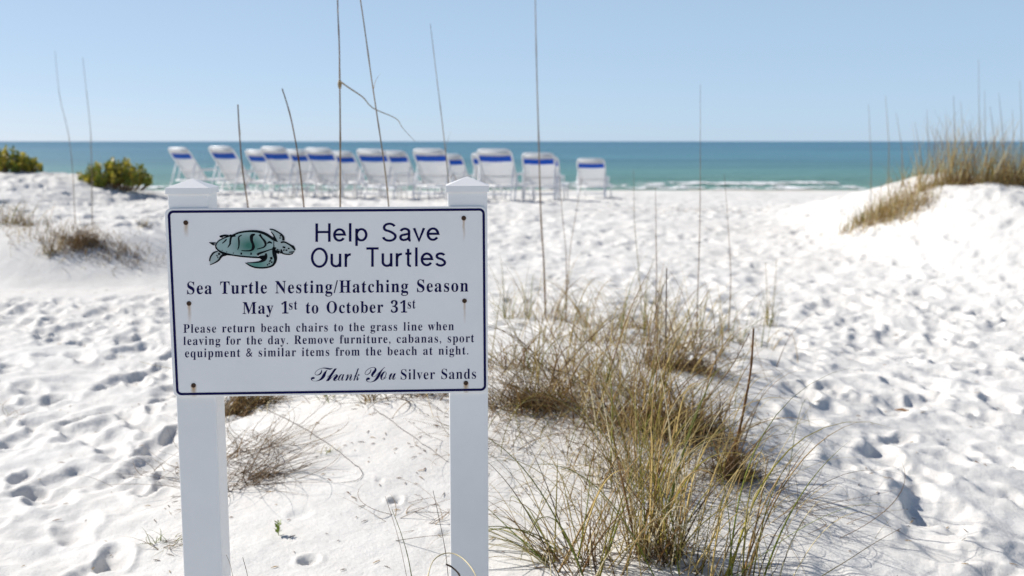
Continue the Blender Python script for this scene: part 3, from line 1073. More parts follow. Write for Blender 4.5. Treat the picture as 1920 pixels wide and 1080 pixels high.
for i, (px, yd, rz, lab) in enumerate(CH):
    o = proto if i == 0 else copy_tree(proto)
    x = (px - 960) / FPX * yd * .995
    # the back top leans away from the foot end: stand the base so that the top falls on its spot
    a = math.radians(rz + random.uniform(-2.5, 2.5))
    back = Vector((math.sin(a), -math.cos(a), 0)) * .5
    o.location = (x - back.x, yd - back.y, gz(x - back.x, yd - back.y) - .02 + (TOPS[i] - 0))
    o.rotation_euler = (0, 0, a)
    tag(o, lab, 'lounger', 'white beach loungers facing the sea')


# ------------------------------------------------------------------ grasses
PAL = {
    'straw': (.52, .39, .15), 'tan': (.31, .20, .075), 'brown': (.155, .08, .03), 'dark': (.06, .034, .02),
    'grey': (.27, .205, .14), 'green': (.115, .145, .018), 'olive': (.23, .205, .035), 'pale': (.62, .54, .34), 'fresh': (.18, .24, .04),
}


def blades(name, base, az, th0, length, droop, power, rad, col, curl, seg=9, twist=None):
    """thin tapering three-sided blades; all arguments arrays over the blades"""
    n = len(base)
    pos = np.zeros((n, seg + 1, 3)); tan = np.zeros((n, seg + 1, 3))
    pos[:, 0] = base
    ph = az.copy()
    for k in range(seg + 1):
        s = k / seg
        th = th0 + droop * s ** power
        ph = az + curl * s
        t = np.stack([np.sin(th) * np.cos(ph), np.sin(th) * np.sin(ph), np.cos(th)], -1)
        tan[:, k] = t
        if k < seg:
            s2 = (k + .5) / seg
            th2 = th0 + droop * s2 ** power; ph2 = az + curl * s2
            t2 = np.stack([np.sin(th2) * np.cos(ph2), np.sin(th2) * np.sin(ph2), np.cos(th2)], -1)
            pos[:, k + 1] = pos[:, k] + t2 * (length / seg)[:, None]
    side = np.cross(tan, np.array([.31, .17, .93])); side /= np.linalg.norm(side, axis=-1, keepdims=True) + 1e-9
    up = np.cross(side, tan)
    prof = np.array([1.0 if k == 0 else (1 - (k / seg) ** 1.6) * .95 + .05 for k in range(seg + 1)])
    r = rad[:, None] * prof[None]
    ring = []
    for a, sc in ((0, 1.25), (2.2, 1.0), (4.1, 1.0)):
        ring.append(pos + (side * math.cos(a) * sc + up * math.sin(a) * .75) * r[..., None])
    V = np.stack(ring, 2)                                     # n, seg+1, 3, 3
    vid = np.arange(n * (seg + 1) * 3).reshape(n, seg + 1, 3)
    F = []
    for a in range(3):
        b = (a + 1) % 3
        F.append(np.stack([vid[:, :-1, a], vid[:, :-1, b], vid[:, 1:, b], vid[:, 1:, a]], -1).reshape(-1, 4))
    F = np.concatenate(F)
    # a blade dries from the tip: its own colour drifts towards straw there
    sgrad = (np.arange(seg + 1) / seg)[None, :, None]
    tipc = col * .65 + np.array([.40, .28, .12]) * .35
    C = col[:, None, :] * (1 - sgrad * .8) + tipc[:, None, :] * sgrad * .8
    C = np.repeat(C[:, :, None, :], 3, 2).reshape(-1, 3)
    return V.reshape(-1, 3), F, C


def cols(n, mix, var=.22):
    names = list(mix); w = np.array([mix[k] for k in names], float); w /= w.sum()
    pick = RNG.choice(len(names), n, p=w)
    c = np.array([PAL[k] for k in names])[pick]
    return c * RNG.uniform(1 - var, 1 + var, (n, 1))


def tuft_arrays(cx, cy, n, spread, L, lean, mix, rad=(.0011, .0019), droop=(.3, 1.9), curl=.5, bias=None, seg=9, power=(1.2, 2.4)):
    bx = cx + RNG.normal(0, spread, n); by = cy + RNG.normal(0, spread * .8, n)
    bz = np.array([gz(a, b) for a, b in zip(bx, by)]) - .01
    az = RNG.uniform(0, 2 * math.pi, n)
    if bias is not None:
        ang, k = bias
        m = RNG.random(n) < k
        az = np.where(m, ang + RNG.normal(0, .45, n), az)
    th0 = np.abs(RNG.normal(lean[0], lean[1], n))
    ln = RNG.uniform(L[0], L[1], n) * RNG.uniform(.7, 1.0, n)
    return dict(base=np.stack([bx, by, bz], -1), az=az, th0=th0, length=ln, droop=RNG.uniform(droop[0], droop[1], n), power=RNG.uniform(*power), rad=RNG.uniform(rad[0], rad[1], n), col=cols(n, mix), curl=RNG.normal(0, curl, n), seg=seg)


def make_tuft(name, parts, label=None, cat=None, group=None, kind=None):
    Vs, Fs, Cs, k = [], [], [], 0
    for p in parts:
        V, F, C = blades(name, p['base'], p['az'], p['th0'], p['length'], p['droop'], p['power'], p['rad'], p['col'], p['curl'], p['seg'])
        Vs.append(V); Fs.append(F + k); Cs.append(C); k += len(V)
    V = np.concatenate(Vs); F = np.concatenate(Fs); C = np.concatenate(Cs)
    c = V.mean(0); c[2] = V[:, 2].min()
    o = link(name, fast_mesh(name, V - c, F, C), M_BLADE, smooth=True)
    o.location = c
    return tag(o, label, cat, group, kind)


GM = {'straw': 3, 'tan': 3, 'olive': 3, 'green': 2, 'brown': 3, 'dark': 1, 'pale': 1}
GB = {'brown': 4, 'dark': 2, 'tan': 3, 'grey': 3}
GG = {'green': 4, 'olive': 4, 'straw': 2, 'fresh': 1}

# (base px, py, n long, n thatch, spread m, length range, lean, mix, bias, label)
TU = [
    (968, 598, 55, 60, .10, (.35, .75), (.28, .2), GG, None, 'yellow green tuft round the foot of the tallest stalk right of the sign'),
    (1060, 606, 45, 40, .10, (.3, .8), (.3, .2), GM, None, 'sparse tuft at the foot of the two crossing thin stalks'),
    (1120, 640, 90, 160, .20, (.35, .8), (.4, .25), GM, None, 'loose tan tuft at the far left shoulder of the grass patch'),
    (1205, 618, 120, 160, .20, (.4, .85), (.35, .25), GM, None, 'dense tan and olive tuft at the far middle of the grass patch'),
    (1300, 655, 110, 200, .20, (.35, .75), (.4, .25), GM, None, 'olive and brown tuft with dark base at the far right of the grass patch'),
    (1390, 642, 45, 60, .14, (.3, .6), (.45, .2), GG, None, 'low thin greenish tuft between the patch and the small outlying tuft'),
    (1441, 610, 26, 14, .035, (.25, .5), (.15, .12), GG, None, 'small upright green tuft standing alone at the right of the patch'),
    (1275, 692, 90, 380, .11, (.4, .8), (.4, .25), GB, None, 'dark brown matted tuft casting shadow to the right behind the centre'),
    (965, 690, 90, 180, .18, (.35, .7), (.55, .25), GM, (2.6, .4), 'wiry tuft that touches the right edge of the sign'),
    (1010, 765, 90, 380, .13, (.3, .7), (.65, .25), GB, (2.8, .45), 'brown fallen tuft just right of the lower sign corner'),
    (1110, 735, 130, 220, .17, (.45, .9), (.4, .25), GM, None, 'thick straw coloured tuft in the left middle of the patch'),
    (1180, 800, 130, 520, .13, (.45, .85), (.4, .25), GM, None, 'thick tuft with brown base in the very middle of the patch'),
    (1285, 815, 90, 480, .09, (.35, .7), (.45, .25), GB, None, 'dark brown tuft with green shoots beside the leafless brown stalk'),
    (1365, 892, 40, 220, .04, (.35, .65), (.4, .25), GB, (0, .35), 'reddish brown tuft at the foot of the brown stalk on the right'),
    (1190, 905, 110, 160, .13, (.45, .85), (.35, .25), GM, None, 'arching straw tuft in the near middle of the patch'),
    (1235, 1045, 150, 120, .06, (.5, .95), (.28, .18), GM, None, 'tall olive tuft at the bottom edge, right of the sign'),
    (1120, 1065, 80, 90, .10, (.35, .75), (.45, .2), GM, None, 'pale tuft at the bottom edge between two greener tufts'),
    (1042, 1052, 40, 30, .035, (.4, .6), (.95, .18), GG, (2.75, .9), 'green blades fanning out to the left toward the right signpost'),
    (1340, 1085, 40, 20, .06, (.5, .9), (.25, .15), GG, (.3, .5), 'green bladed tuft at the bottom right of the patch'),
    (1415, 1092, 20, 10, .05, (.5, .85), (.2, .12), GM, (.2, .5), 'thin upright tuft at the bottom right, beside bare footprints'),
    (450, 772, 130, 380, .08, (.22, .6), (.7, .3), GB, (.0, .4), 'brown woody tuft showing under the left half of the sign'),
    (640, 742, 26, 40, .10, (.2, .45), (.6, .3), GG, None, 'small green tuft under the middle of the sign'),
    (698, 752, 22, 24, .03, (.2, .5), (.5, .3), GM, None, 'tiny forked tuft under the sign where a long stem shadow starts'),
    (790, 738, 30, 60, .10, (.2, .5), (.8, .3), GB, None, 'wiry tuft under the sign beside the right signpost'),
]
for (px, py, n, nt_, sp, L, lean, mix, bias, lab) in TU:
    h = gpt(px, py)
    parts = [tuft_arrays(h.x, h.y, int(n * .34), sp * .95, L, lean, mix, rad=(.0020, .0042), bias=bias, droop=(.2, 2.2), power=(1.3, 3.0), seg=12),
             tuft_arrays(h.x, h.y, int(n * .36), sp * .95, L, (lean[0] + .1, lean[1]), {'straw': 3, 'pale': 4, 'tan': 2, 'brown': 1}, rad=(.0013, .0027), bias=bias, droop=(1.4, 3.2), power=(1.6, 3.4), seg=14)]
    dead = {'brown': 5, 'tan': 2, 'straw': 1, 'dark': 5}
    parts.append(tuft_arrays(h.x, h.y, int(nt_ * (1.45 if mix is GB else .65)), sp * .85, (.08, .30), (.9, .4), dead, rad=(.0014, .0029), droop=(.2, 1.4), curl=1.2, bias=bias, seg=6))
    make_tuft('grass_tuft', parts, lab, 'grass tuft', 'sea oat tufts on the mound')

# the mass of fine dry blades that joins the tufts
parts = []
for (px, py, n, sp) in ((1130, 690, 380, .28), (1230, 740, 480, .28), (1060, 780, 420, .26), (1160, 850, 480, .24), (1250, 900, 320, .22), (1180, 980, 300, .2), (1280, 980, 220, .18), (1000, 850, 120, .2), (1000, 720, 180, .2), (1330, 690, 120, .25), (1100, 620, 120, .3), (950, 760, 120, .15)):
    h = gpt(px, py)
    parts.append(tuft_arrays(h.x, h.y, int(n * .26), sp, (.10, .36), (.85, .4), {'grey': 3, 'brown': 2, 'tan': 4, 'straw': 2, 'olive': 2}, rad=(.0008, .0015), droop=(.2, 1.8), curl=1.4, seg=7))
    parts.append(tuft_arrays(h.x, h.y, n // 12, sp, (.4, .75), (.5, .3), GM, rad=(.0010, .0016), droop=(.8, 2.6), curl=.8, seg=11))
make_tuft('dune_grass', parts, 'fine dry blades and thatch between the tufts right of the sign', kind='stuff')

# creeping stems and twigs on the sand near the sign
def scribble(name, px, py, n, sp, L, label, mix={'grey': 2, 'brown': 4, 'tan': 2, 'dark': 3}, bias=(-.2, .8), rad=(.0009, .0018)):
    h = gpt(px, py)
    p = [tuft_arrays(h.x, h.y, n, sp, L, (1.22, .22), mix, rad=rad, droop=(.1, .55), curl=2.2, bias=(bias[0], bias[1] * .65), seg=14)]
    return make_tuft(name, p, label, 'plant')


scribble('creeping_plant', 455, 850, 150, .10, (.18, .55), 'tangle of thin dry runners beside the left signpost, upper bunch')
scribble('creeping_plant', 460, 900, 190, .09, (.15, .6), 'low dry tangle with a reddish heart beside the left signpost', {'brown': 4, 'dark': 3, 'grey': 3})
scribble('creeping_plant', 800, 965, 26, .08, (.15, .4), 'few loose curled runners on the sand left of the right signpost', bias=(-.1, .5))
scribble('creeping_plant', 318, 1025, 46, .035, (.08, .2), 'small green and brown weed left of the left signpost', {'green': 3, 'olive': 3, 'brown': 3}, (2.4, .4))
scribble('creeping_plant', 310, 880, 30, .07, (.1, .35), 'thin curly runners left of the left signpost', bias=(1.6, .5))
scribble('creeping_plant', 8, 778, 22, .05, (.08, .22), 'brown twiggy sprout at the left edge of the picture', {'brown': 4, 'olive': 1}, (1.5, .3))
scribble('creeping_plant', 950, 830, 50, .12, (.2, .6), 'thin runners lying on the sand right of the right signpost', bias=(2.9, .5))
scribble('creeping_plant', 1480, 960, 30, .10, (.25, .6), 'hair thin arching runners at the right side of the grass', bias=(.1, .7))
p = gpt(470, 900)
parts = [tuft_arrays(p.x + .05, p.y, 120, .03, (.03, .1), (.9, .3), {'brown': 4, 'dark': 3}, rad=(.0015, .0028), seg=5)]
make_tuft('dry_weed', parts, 'small reddish brown clump of dead leaves beside the left signpost', 'plant')


for (pts_, lab_) in (([(497, 770), (560, 800), (620, 838), (665, 872), (680, 892), (668, 906), (640, 910)], 'thin hooked dark line standing in for a stalk shadow on the sand under the left half of the sign'),
                    ([(700, 768), (745, 800), (790, 834), (842, 872)], 'thin straight dark line standing in for a stalk shadow on the sand toward the right signpost')):
    mb = MB(); P_ = []  # thin dark tube laid on the sand in place of a stalk's cast shadow
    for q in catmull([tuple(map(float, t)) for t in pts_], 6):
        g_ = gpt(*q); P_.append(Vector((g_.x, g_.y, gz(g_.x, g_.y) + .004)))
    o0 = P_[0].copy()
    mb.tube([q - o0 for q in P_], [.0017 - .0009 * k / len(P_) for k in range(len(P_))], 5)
    o = mb.build('stem_shadow_line', M_STEM_SHADOW, None, True); o.location = o0
    tag(o, lab_, 'stem shadow line')
vs, fs, cs = [], [], []
for k in range(1500):
    y = 3.1 * (24 / 3.1) ** RNG.random(); x = RNG.uniform(-.5, .5) * y
    if k < 420: x, y = RNG.normal(2.9, .9), RNG.normal(18.6, .5)
    elif k < 800: x, y = RNG.normal(.15, .8), RNG.normal(4.6, .7)
    z = gz(x, y) + .003; a = RNG.uniform(0, 3.14); L = RNG.uniform(.003, .016) * (1 + y * .05); w = RNG.uniform(.0006, .0013) * (1 + y * .10)
    dx, dy = math.cos(a) * L, math.sin(a) * L; ex_, ey_ = -math.sin(a) * w, math.cos(a) * w
    i = len(vs)
    vs += [(x - dx - ex_, y - dy - ey_, z), (x + dx - ex_, y + dy - ey_, z), (x + dx + ex_, y + dy + ey_, z), (x - dx + ex_, y - dy + ey_, z), (x, y, z + .0015 + w)]
    fs += [(i, i + 1, i + 4), (i + 1, i + 2, i + 4), (i + 2, i + 3, i + 4), (i + 3, i, i + 4)]
    cs += [np.array(PAL[RNG.choice(['brown', 'grey', 'tan', 'dark'])])] * 5
o = link('beach_litter', fast_mesh('beach_litter', np.array(vs), fs, np.array(cs)), M_BLADE)
tag(o, 'scattered bits of dry stem and wrack on the white sand', kind='stuff')


# stalks: each a stem through photo points at its own distance
def stalk(pts, Y0, Y1, r0, r1, label, mat_c=('brown', 'tan'), ground=True, group='dry sea oat stalks', extra=None, name='dry_stalk', fork=True):
    """pts from top to base; Y0 distance of the base, Y1 of the top"""
    pts = [tuple(map(float, p)) for p in pts][::-1]
    base = None
    if ground:
        g = gpt(*pts[0])
        Y1 = Y1 + (g.y - Y0); Y0 = g.y
    P = []
    n = len(pts)
    tot = max(1e-6, pts[0][1] - pts[-1][1])
    for i, q in enumerate(catmull(pts, 6) if n > 2 else [(pts[0][0] + (pts[1][0] - pts[0][0]) * k / 8, pts[0][1] + (pts[1][1] - pts[0][1]) * k / 8) for k in range(9)]):
        s = (pts[0][1] - q[1]) / tot
        P.append(at(q[0], q[1], Y0 + (Y1 - Y0) * s))
    b = P[0].copy(); b.z = gz(b.x, b.y) - .03
    if not ground and P[0].z > b.z + .03:
        # carry the stem down to the sand along its own direction
        d = (P[0] - P[min(3, len(P) - 1)]).normalized()
        if d.z > -.3: d = Vector((0, 0, -1))
        t = 0
        q = P[0].copy()
        low = []
        while q.z > gz(q.x, q.y) - .02 and t < 3:
            q = q + d * .04; t += .04; low.append(q.copy())
        P = low[::-1][::3] + P
    L = [0.]
    for a, c in zip(P, P[1:]): L.append(L[-1] + (c - a).length)
    rs = [(r0 + (r1 - r0) * (l / L[-1])) * (1.28 if i % 7 == 4 else 1) for i, l in enumerate(L)]
    o0 = P[0].copy()
    root = empty(name, o0)
    mb = MB(); mb.tube([q - o0 for q in P], rs, 6)
    st = mb.build('stem', None, root, True)
    me = st.data
    ca = me.color_attributes.new('Col', 'FLOAT_COLOR', 'POINT')
    A_, B_ = np.array(PAL[mat_c[0]]), np.array(PAL[mat_c[1]])
    nodes = sorted(random.uniform(.05, .8) for _ in range(4))
    for i, vtx in enumerate(me.vertices):
        s = L[min(i // 6, len(L) - 1)] / L[-1]
        c = A_ * (1 - s) + B_ * s
        c = c * (1 + .25 * math.sin(s * 31 + len(P)))
        ca.data[i].color = (*c, 1)
    me.materials.append(M_BLADE)
    # leaf sheaths: short dry blades that leave the stem
    if fork:
        for s_ in (nodes[0], nodes[2]):
            i = min(int(s_ * len(P)), len(P) - 2)
            ln = random.uniform(.05, .14) * (1.3 if Y0 > 6 else 1)
            V, F, C = blades('s', np.array([P[i] - o0]), np.array([random.uniform(0, 6.28)]), np.array([.15]), np.array([ln]), np.array([random.uniform(.3, 1.6)]), 1.5, np.array([rs[i] * .45]), np.array([PAL['tan']]), np.array([.4]), 6)
            link('leaf', fast_mesh('leaf', V, F, C), M_BLADE, root, True)
    tag(root, label, 'stalk', group)
    return root, P


stalk([(446, 196), (449, 250), (455, 320), (465, 388), (474, 460), (500, 735)], 4.4, 4.3, .0046, .0034, 'short broken dry stalk, leftmost of those rising above the sign', ('brown', 'brown'))
stalk([(529, 166), (545, 220), (560, 300), (570, 388), (577, 460), (606, 738)], 4.5, 4.35, .0050, .0030, 'broken dry stalk leaning left above the sign, right of the shortest one', ('brown', 'brown'))
C_root, _ = stalk([(633, -150), (633, 0), (636, 80), (637, 152), (638, 260), (638, 388), (640, 470), (644, 737)], 4.5, 4.5, .0054, .0026, 'tallest upright stalk above the sign with a twisting blade hanging from it', ('tan', 'brown'))
# its node and hanging blade
CY = C_root.location.y
P = [at(px, py, CY - k * .01) - C_root.location for k, (px, py) in enumerate(catmull([(637., 152.), (655., 165.), (680., 182.), (700., 203.), (742., 222.), (755., 240.), (778., 265.)], 5))]
mb = MB(); mb.tube(P, [.0042 + (.0008 - .0042) * (k / (len(P) - 1)) for k in range(len(P))], 5)
lf = mb.build('hanging_blade', M_BLADE, C_root, True)
ca = lf.data.color_attributes.new('Col', 'FLOAT_COLOR', 'POINT')
for d in ca.data: d.color = (.22, .17, .10, 1)
mb = MB()
c = at(637, 158, CY) - C_root.location
mb.tube([c + Vector((0, 0, -.02)), c, c + Vector((0, 0, .02))], [.006, .0105, .006], 8)
nd = mb.build('node', M_BLADE, C_root, True)
ca = nd.data.color_attributes.new('Col', 'FLOAT_COLOR', 'POINT')
for d in ca.data: d.color = (.30, .22, .12, 1)
stalk([(650, -140), (675, -5), (697, 150), (712, 250), (722, 320), (729, 388), (737, 470), (768, 738)], 6.2, 5.7, .0038, .0024, 'long thin stalk leaning left, crossed by the hanging blade', ('grey', 'grey'))
stalk([(807, 45), (817, 130), (828, 220), (837, 300), (842, 360), (847, 450)], 6.6, 6.3, .0052, .0014, 'slender stalk that passes behind the cap of the right signpost', ('grey', 'grey'), ground=False)
stalk([(845, 335), (851, 328), (858, 350), (860, 400), (861, 470)], 6.6, 6.5, .0022, .0014, 'bent little stalk end hooked beside the right post cap', ('brown', 'brown'), ground=False, fork=False)
stalk([(1003, -40), (1006, 120), (1010, 260), (1014, 400), (1020, 500), (1023, 598)], 6.9, 6.7, .0072, .0030, 'very tall brown stalk just right of the sign, reaching the top of the sky', ('brown', 'grey'))
stalk([(1049, 328), (1054, 400), (1062, 490), (1060, 606)], 6.8, 6.7, .0038, .0016, 'thin stalk right of the very tall one, crossing its right neighbour', ('brown', 'grey'))
stalk([(1092, 333), (1080, 400), (1068, 480), (1061, 600)], 6.8, 6.7, .0034, .0013, 'thin stalk leaning right that crosses its neighbour low down', ('tan', 'grey'))
stalk([(1188, 320), (1190, 420), (1197, 500), (1205, 600)], 6.9, 6.8, .0036, .0012, 'faint thin stalk in the middle of the grass patch, left of a twin', ('olive', 'grey'))
stalk([(1229, 352), (1230, 440), (1231, 520), (1228, 640)], 6.4, 6.3, .0038, .0014, 'faint thin stalk with a small spikelet in the middle of the grass patch', ('brown', 'grey'))
stalk([(1313, 158), (1313, 300), (1312, 430), (1308, 560), (1306, 640)], 6.4, 6.3, .0036, .0010, 'tall faint stalk against sea and sky right of the loungers', ('brown', 'grey'))
stalk([(1358, 325), (1365, 420), (1370, 520), (1366, 625)], 6.9, 6.8, .0036, .0010, 'hair thin stalk against the beach at the right of the patch', ('brown', 'grey'))
stalk([(1436, 492), (1438, 560), (1440, 610)], 6.8, 6.8, .0034, .0014, 'short twin stalk out of the small lone tuft', ('olive', 'tan'))
stalk([(1456, 486), (1452, 550), (1446, 608)], 6.8, 6.8, .0034, .0012, 'pale shoot leaning right out of the small lone tuft', ('olive', 'tan'))
stalk([(1250, 504), (1249, 580), (1248, 650), (1246, 730)], 5.6, 5.5, .0028, .0024, 'dark broken stem tip standing in the centre of the grass patch', ('dark', 'dark'))
stalk([(1413, 616), (1408, 690), (1398, 750), (1388, 800), (1378, 840), (1366, 892)], 4.8, 4.7, .0054, .0034, 'bare brown stalk standing at the right edge of the grass', ('brown', 'brown'))
stalk([(1405, 625), (1370, 690), (1325, 750), (1300, 815)], 5.0, 4.8, .0022, .0016, 'thin stem leaning up to touch the bare brown stalk', ('tan', 'brown'))
stalk([(735, 955), (752, 1000), (765, 1045), (775, 1100)], 2.45, 2.4, .0026, .0006, 'dark sharp blade rising from below between the two posts', ('dark', 'green'), ground=False, fork=False)
stalk([(722, 930), (740, 985), (752, 1030), (766, 1100)], 2.5, 2.45, .0010, .0005, 'hair thin blade beside the dark sharp blade between the posts', ('grey', 'grey'), ground=False, fork=False)
stalk([(812, 920), (826, 985), (836, 1040), (842, 1100)], 2.45, 2.35, .0012, .0006, 'thin dark blade in front of the left edge of the right post', ('dark', 'dark'), ground=False, fork=False)
stalk([(800, 1090), (812, 1052), (838, 1037), (866, 1046), (890, 1075), (900, 1110)], 2.3, 2.35, .0011, .0014, 'arching pale blade crossing the foot of the right post', ('straw', 'pale'), ground=False, fork=False)
stalk([(836, 1058), (848, 1064), (862, 1080), (866, 1110)], 2.3, 2.3, .0026, .0020, 'bent broad blade tip in front of the right post', ('pale', 'dark'), ground=False, fork=False)
stalk([(424, 1040), (432, 1060), (440, 1100)], 2.4, 2.4, .0010, .0005, 'hair thin blade tip at the foot of the left post', ('grey', 'grey'), ground=False, fork=False)
stalk([(455, 1045), (462, 1070), (468, 1100)], 2.4, 2.4, .0016, .0006, 'dark blade tip just right of the left post', ('dark', 'dark'), ground=False, fork=False)
stalk([(1690, 990), (1640, 1018), (1590, 1050), (1535, 1084), (1500, 1110)], 2.8, 3.3, .0016, .0007, 'long thin blade slanting in from the bottom right', ('olive', 'brown'), ground=False, fork=False)
stalk([(262, 678), (290, 685), (318, 690), (360, 700)], 5.8, 5.7, .0016, .0010, 'single yellow blade reaching out left from behind the sign', ('straw', 'straw'), ground=False, fork=False)
stalk([(1440, 860), (1428, 930), (1415, 1000), (1405, 1100)], 3.5, 3.45, .0040, .0014, 'brown upright stem in the bottom right tuft', ('brown', 'tan'), ground=False)
stalk([(1262, 640), (1246, 700), (1237, 800), (1232, 900), (1230, 1030)], 4.0, 3.9, .0026, .0008, 'straight thin stem in the tall olive tuft', ('olive', 'tan'), ground=False)
# far left, out of focus
stalk([(103, 95), (112, 180), (128, 250), (136, 320), (141, 420)], 12, 11.8, .0048, .0018, 'pale out of focus stalk, leftmost against the sky', ('grey', 'grey'))
stalk([(155, 108), (163, 180), (170, 250), (172, 330), (173, 428)], 12, 11.8, .0055, .002, 'pale out of focus stalk between sky and the dark tuft, second from the left', ('grey', 'grey'))

# ------------------------------------------------------------------ left dune vegetation
LT = [
    (25, 418, 70, .16, (.2, .55), GM, 'tan grass tuft at the left edge on the dune crest'),
    (100, 448, 34, .16, (.2, .4), GM, 'thin straw tuft between the tan tuft and the dark one on the left dune'),
    (155, 462, 150, .10, (.15, .4), GB, 'dark brown tuft on the bank of the left dune'),
    (212, 478, 40, .12, (.12, .3), GB, 'low brown tuft trailing down right of the dark one'),
    (255, 490, 26, .14, (.1, .2), GB, 'last low straggling tuft of the left dune, nearest the sign'),
    (98, 478, 26, .05, (.2, .4), GM, 'slim yellowish tuft below the dark one on the left bank'),
    (270, 425, 10, .03, (.15, .3), GM, 'single pale sprig on the left sand near the sign'),
]
for (px, py, n, sp, L, mix, lab) in LT:
    h = gpt(px, py)
    make_tuft('grass_tuft', [tuft_arrays(h.x, h.y, n, sp, L, (.35, .25), mix, rad=(.0025, .0045), seg=6),
                             tuft_arrays(h.x, h.y, n * 2, sp * 1.3, (.08, .22), (.8, .4), GB, rad=(.002, .0035), seg=5)], lab, 'grass tuft', 'grass tufts on the left dune')
parts = []
for px in range(0, 240, 22):
    h = gpt(px + random.uniform(-8, 8), 428 + px * .17 + random.uniform(-6, 6))
    parts.append(tuft_arrays(h.x, h.y, 22, .25, (.08, .25), (.6, .35), {'straw': 3, 'tan': 3, 'grey': 2, 'brown': 1}, rad=(.002, .0032), seg=5))
make_tuft('dune_grass', parts, 'thin dry grass along the left dune crest', kind='stuff')


def shrub(px, py, Yd, wd, ht, n, label):
    x = (px - 960) / FPX * Yd
    z0 = gz(x, Yd) - .02
    root = empty('dune_shrub', (x, Yd, z0))
    vs, fs, cs = [], [], []
    mb = MB()
    for s in range(n):
        a = RNG.uniform(0, 2 * math.pi); rr = math.sqrt(RNG.uniform(0, 1))
        bx, by = rr * wd * .5 * math.cos(a), rr * wd * .42 * math.sin(a)
        hh = ht * (1 - .72 * rr ** 2.2) * RNG.uniform(.72, 1.1)
        tx, ty = bx * 1.06 + RNG.normal(0, .03), by * 1.06
        mb.tube([(bx * .8, by * .8, -.03), ((bx + tx) / 2, (by + ty) / 2, hh * .5), (tx, ty, hh * .95)], [.008, .006, .004], 4)
        tone = RNG.uniform(.75, 1.25)
        warm = RNG.random()
        col = np.array([.26, .28, .035]) if warm < .5 else (np.array([.46, .38, .05]) if warm < .85 else np.array([.13, .17, .03]))
        for k in range(26):
            t = RNG.uniform(.12, 1.0) ** .8
            c = np.array([bx + (tx - bx) * t, by + (ty - by) * t, hh * t])
            d = RNG.normal(0, 1, 3); d[2] = abs(d[2]) * .9 + .35; d /= np.linalg.norm(d)
            L = RNG.uniform(.05, .085); w = L * .32
            sd = np.cross(d, RNG.normal(0, 1, 3)); sd /= np.linalg.norm(sd)
            i = len(vs)
            p0 = c; p1 = c + d * L * .55 + sd * w; p2 = c + d * L; p3 = c + d * L * .55 - sd * w
            vs += [p0, p1, p2, p3]; fs.append((i, i + 1, i + 2, i + 3))
            cc = col * tone * RNG.uniform(.8, 1.2)
            if t < .3 and RNG.random() < .5: cc = np.array([.20, .13, .06])
            cs += [cc] * 4
    mb.build('branches', M_DRIFT, root, True)
    link('foliage', fast_mesh('foliage', np.array(vs), fs, np.array(cs)), M_LEAF, root)
    tag(root, label, 'shrub', 'shrubs on the left dune')


shrub(220, 338, 19.8, 1.25, .55, 130, 'rounded yellow green shrub on the dune left of the loungers')
shrub(14, 330, 20.5, 1.35, .48, 120, 'low yellow green shrub cut by the left edge of the picture')

# ------------------------------------------------------------------ right dune vegetation
GR = {'straw': 4, 'tan': 4, 'pale': 2, 'olive': 2, 'brown': 2}
RT = [
    (1668, 405, 150, .16, (.25, .62), GR, 'tan tuft on the near side of the right dune, below the crest'),
    (1712, 395, 80, .14, (.15, .4), GR, 'low tan tuft right beside the one below the right dune crest'),
    (1640, 352, 50, .14, (.15, .4), GG, 'low greenish tuft at the left foot of the right dune crest'),
    (1606, 360, 40, .12, (.1, .28), GG, 'small green tuft where the right dune meets the water view'),
    (1725, 338, 60, .15, (.3, 1.05), GR, 'thin upright tuft on the crest with dark stalks'),
    (1790, 325, 150, .14, (.4, 1.15), GR, 'tall golden tuft on the right dune crest'),
    (1850, 328, 150, .2, (.35, 1.1), GR, 'broad golden brown tuft on the right dune crest'),
    (1890, 335, 150, .16, (.3, .7), GR, 'brown tuft on the crest near the right edge of the picture'),
    (1925, 352, 170, .12, (.35, .8), GR, 'golden tuft cut by the right edge of the picture'),
]
for (px, py, n, sp, L, mix, lab) in RT:
    Yd = 13.4 if py < 370 else None
    if Yd:
        x = (px - 960) / FPX * Yd; h = Vector((x, Yd, gz(x, Yd)))
    else:
        h = gpt(px, py)
    make_tuft('grass_tuft', [tuft_arrays(h.x, h.y, n, sp, L, (.22, .16), mix, rad=(.0022, .0042), droop=(.1, 1.1), seg=7),
                             tuft_arrays(h.x, h.y, n * 2, sp * 1.3, (.1, .3), (.6, .35), {'tan': 4, 'straw': 2, 'brown': 2, 'olive': 1}, rad=(.002, .0038), seg=5)], lab, 'grass tuft', 'grass tufts on the right dune')
parts = []
for k in range(22):
    x = RNG.uniform(5.5, 8.2); y = 13.9 + RNG.uniform(0, 1.6)
    parts.append(tuft_arrays(x, y, 20, .22, (.1, .4), (.45, .3), {'tan': 3, 'straw': 2, 'olive': 3, 'brown': 2}, rad=(.002, .0038), seg=5))
make_tuft('dune_grass', parts, 'low mixed grass along the right dune crest', kind='stuff')
